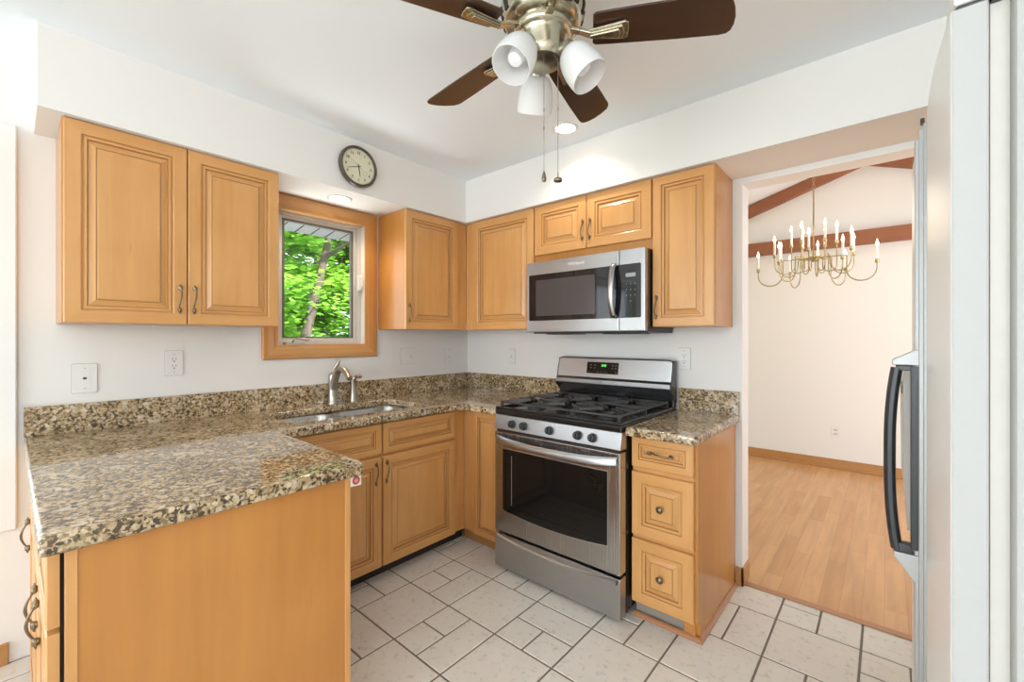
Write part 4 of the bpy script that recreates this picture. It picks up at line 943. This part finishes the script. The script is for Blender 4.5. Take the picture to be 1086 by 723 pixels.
# light kit
for ang in (18, 138, 269):
    a = math.radians(ang); e = Vector((math.cos(a), math.sin(a), 0)); ax = (e * .56 + Vector((0, 0, -.83))).normalized()
    st = Vector((FX, FY, 2.168)) + e * .070
    m = MB(); m.tube([Vector((FX, FY, 2.165)) + e * .060, st + e * .008, st + ax * .012], .012, 12); m.lathe([(.010, -.002), (.024, .004), (.026, .012), (.026, .030), (.028, .034), (.024, .036), (0, .036)], st, ax, 24); ar = m.build('lamp_arm', 'nickel', fan)
    m = MB(); t = .0022
    pr = [(.025, .026), (.037, .031), (.046, .044), (.053, .065), (.057, .090), (.058, .115), (.0565, .134)]
    prof = pr + [(r - t, h) for r, h in pr[::-1]]
    m.lathe(prof, st, ax, 40); m.build('lamp_shade', 'frost', ar)
    m = MB(); m.lathe([(0, .036), (.012, .037), (.013, .052), (.022, .070), (.026, .088), (.020, .104), (0, .112)], st, ax, 24); m.build('bulb', 'bulb', ar)
# pull chains
for (dx, dy, zb, kind) in ((.004, 0.002, 1.772, 0), (.040, .024, 1.770, 1)):
    x, y = FX + dx, FY + dy
    m = MB(); m.tube([(x, y, 2.140), (x, y, zb + .03)], .0013, 6); ch = m.build('pull_chain', 'nickel', fan)
    for zz in (1.93, 1.985): 
        m = MB(); m.lathe([(0, 0), (.0025, .001), (.0025, .010), (0, .011)], (x, y, zz), (0, 0, 1), 10); m.build('chain_link', 'nickel', ch)
    m = MB()
    if kind == 0: m.lathe([(0, 0), (.006, .003), (.0075, .012), (.0045, .025), (.0015, .034)], (x, y, zb), (0, 0, 1), 16)
    else: m.lathe([(0, 0), (.0125, .002), (.0135, .006), (.011, .011), (.002, .014), (.0015, .03)], (x, y, zb), (0, 0, 1), 20)
    m.build('pull_fob', 'bronze', ch)

# ------------------------------------------------------------------ chandelier
HX, HY, HZ = 2.222, 1.690, 1.945
ch = thing('chandelier', (HX, HY, HZ), 'brass chandelier of candle bulbs on curved arms in the dining room', 'chandelier')
m = MB(); m.lathe([(0, -.035), (.008, -.032), (.012, -.020), (.034, -.014), (.040, 0), (.036, .012), (.014, .018), (.009, .04), (.006, .06)], (HX, HY, HZ), (0, 0, 1), 24); m.build('hub', 'brass', ch)
m = MB(); m.tube([(HX, HY, HZ + .03), (HX, HY, 2.48)], .005, 8); m.build('stem', 'brass', ch)
zc = 2.48; m = MB(); k = 0; ztop = roofz(HX) - .03
while zc < ztop:
    pts = []; 
    for q in range(13):
        a = 2*PI*q/12; dx = .008*math.cos(a); dz = .016*math.sin(a); pts.append((HX + (dx if k % 2 else 0), HY + (0 if k % 2 else dx), zc + .012 + dz))
    m.tube(pts, .0018, 6, caps=False); zc += .025; k += 1
m.build('chain', 'brass', ch)
m = MB(); m.lathe([(0, -.03), (.03, -.028), (.055, -.01), (.058, .012), (0, .012)], (HX, HY, ztop + .018), (0, 0, 1), 24); m.build('ceiling_canopy', 'brass', ch)
def arm(ang, r0, r1, zc, drop, cl=.10, barz=0.0):
    a = math.radians(ang); e = Vector((math.cos(a), math.sin(a), 0)); H = Vector((HX, HY, HZ + barz))
    m = MB(); rm = (r0 + r1) / 2; R_ = (r1 - r0) / 2; zb = min(HZ + barz, zc) - drop
    pts = [H + e * .03, H + e * (r0 - .006), H + e * r0 + Vector((0, 0, -.006))]
    zl = zb - HZ - barz
    for q in range(13):
        th = PI + PI * q / 12; pts.append(H + e * (rm + R_ * math.cos(th)) + Vector((0, 0, zl + R_ * math.sin(th))))
    top = Vector((HX, HY, zc)) + e * r1; pts.append(top)
    m.tube(pts, .0042, 8); ar = m.build('arm', 'brass', ch)
    m = MB(); m.lathe([(0, -.004), (.010, -.002), (.0125, .002), (.0125, .026), (0, .026)], top, (0, 0, 1), 14); m.build('candle_cup', 'brass', ar)
    m = MB(); m.lathe([(0, 0), (.0085, 0), (.0085, cl), (0, cl)], top + Vector((0, 0, .026)), (0, 0, 1), 12); m.build('candle_sleeve', 'candle', ar)
    m = MB(); m.lathe([(0, 0), (.006, .002), (.0105, .013), (.0095, .022), (.005, .036), (.0015, .050), (0, .054)], top + Vector((0, 0, .026 + cl)), (0, 0, 1), 12); m.build('candle_bulb', 'flame', ar)
for k in range(6): arm(2 + 60 * k, .21, .39, 1.865, .035)
for k in range(6): arm(30 + 60 * k, .13, .285, 1.955, .05)
for k in range(6): arm(5 + 60 * k, .06, .15, 2.045, .07)
for zz in (0,):
    for k in range(6):
        pass
light('chandelier_lamp', 'POINT', (HX, HY, 2.16), (0, 0, 0), 4, (1, .84, .66), .25)

# ------------------------------------------------------------------ outside the window
g0 = B((-30, -25, -.9), (-.15, 25, -.8)).build('lawn', 'grass'); tag(g0, 'sunlit grass lawn outside the window', 'lawn')
# eave of the house above the window
m = MB(); m.prism([(-.15, -6, 2.30), (-1.0, -6, 2.17), (-1.0, -6, 2.25), (-.15, -6, 2.6)], (0, 8, 0))
y = -6.0
while y < 2: m.prism([(-.16, y, 2.2985), (-.99, y, 2.170), (-.99, y + .009, 2.170), (-.16, y + .009, 2.2985)], (0, 0, -.002), 1); y += .125
ev = m.build('trim_7', ['eave', 'darkgap'], label='grey slatted eave outside above the window'); ev['kind'] = 'structure'
def tree(x, y, h, lean, crown, n, mat, label, tr=.11, ls=1.0, back=False):
    t = thing('tree', (x, y, -.8), label, 'tree', 'trees outside the window'); z0 = -.8; rnd = random.Random(int(x * 100 + y * 37) & 0xffff)
    m = MB(); pts = []; rad = []
    for i in range(9):
        q = i / 8; pts.append((x + lean[0] * q + .05 * math.sin(q * 5), y + lean[1] * q, z0 + h * q)); rad.append(tr * (1.15 - .75 * q))
    m.tube(pts, rad, 12)
    for k in range(7):
        q = .3 + .65 * rnd.random(); b = Vector((x + lean[0]*q, y + lean[1]*q, z0 + h*q)); a = rnd.random() * 2 * PI; L = crown * (.5 + .5 * rnd.random())
        m.tube([b, b + Vector((math.cos(a)*L*.5, math.sin(a)*L*.5, L*.22)), b + Vector((math.cos(a)*L, math.sin(a)*L, L*.30))], [.035, .022, .008], 7)
    m.build('trunk', 'bark', t)
    m = MB(); layers = []
    for k in range(60):
        a = rnd.random() * 2 * PI; r = crown * math.sqrt(rnd.random()); q = .16 + .90 * rnd.random()
        layers.append((x + lean[0]*q + (math.cos(a)*r - 1.5 if back else math.cos(a)*r), y + lean[1]*q + math.sin(a)*r, z0 + h*q, .35 + .4*rnd.random()))
    for k in range(n):
        cx, cy, cz, cr = layers[rnd.randrange(len(layers))]
        a = rnd.random()*2*PI; r = cr * math.sqrt(rnd.random()); px, py = cx + math.cos(a)*r*1.5, cy + math.sin(a)*r*1.5; pz = cz - r*.3 + rnd.gauss(0, .09)
        s_ = (.035 + .035*rnd.random()) * ls; th = rnd.random()*2*PI
        d = Vector((math.cos(th), math.sin(th), rnd.uniform(-.5, .2))).normalized(); w = Vector((-d.y, d.x, rnd.uniform(-.4, .4))).normalized(); P = Vector((px, py, pz))
        m.add([P - d*s_, P - d*s_*.2 + w*s_*.75, P + d*s_*.35 + w*s_*.6, P + d*s_*1.1, P + d*s_*.35 - w*s_*.6, P - d*s_*.2 - w*s_*.75], [(0,1,2,3,4,5)])
    m.build('foliage', mat, t)
tree(-4.5, .07, 5.2, (0, 1.32), 2.0, 12000, 'leaf1', 'nearest leafy tree outside the window with a leaning trunk', .095, 1.0, True)
tree(-6.6, -.2, 5.0, (.2, .3), 2.3, 14000, 'leaf1', 'bright green tree at the left of the window view', .10, 1.25)
tree(-8.6, 2.9, 6.4, (.2, -.3), 2.7, 16000, 'leaf2', 'mid green tree at the right of the window view', .16, 2.0)
tree(-12.0, .9, 7.6, (0, .4), 3.6, 20000, 'leaf2', 'tall tree farthest back in the window view', .2, 3.0)
tree(-12.0, 6.0, 7.0, (0, .1), 3.4, 16000, 'leaf2', 'tree beyond the right edge of the window view', .15, 3.0)
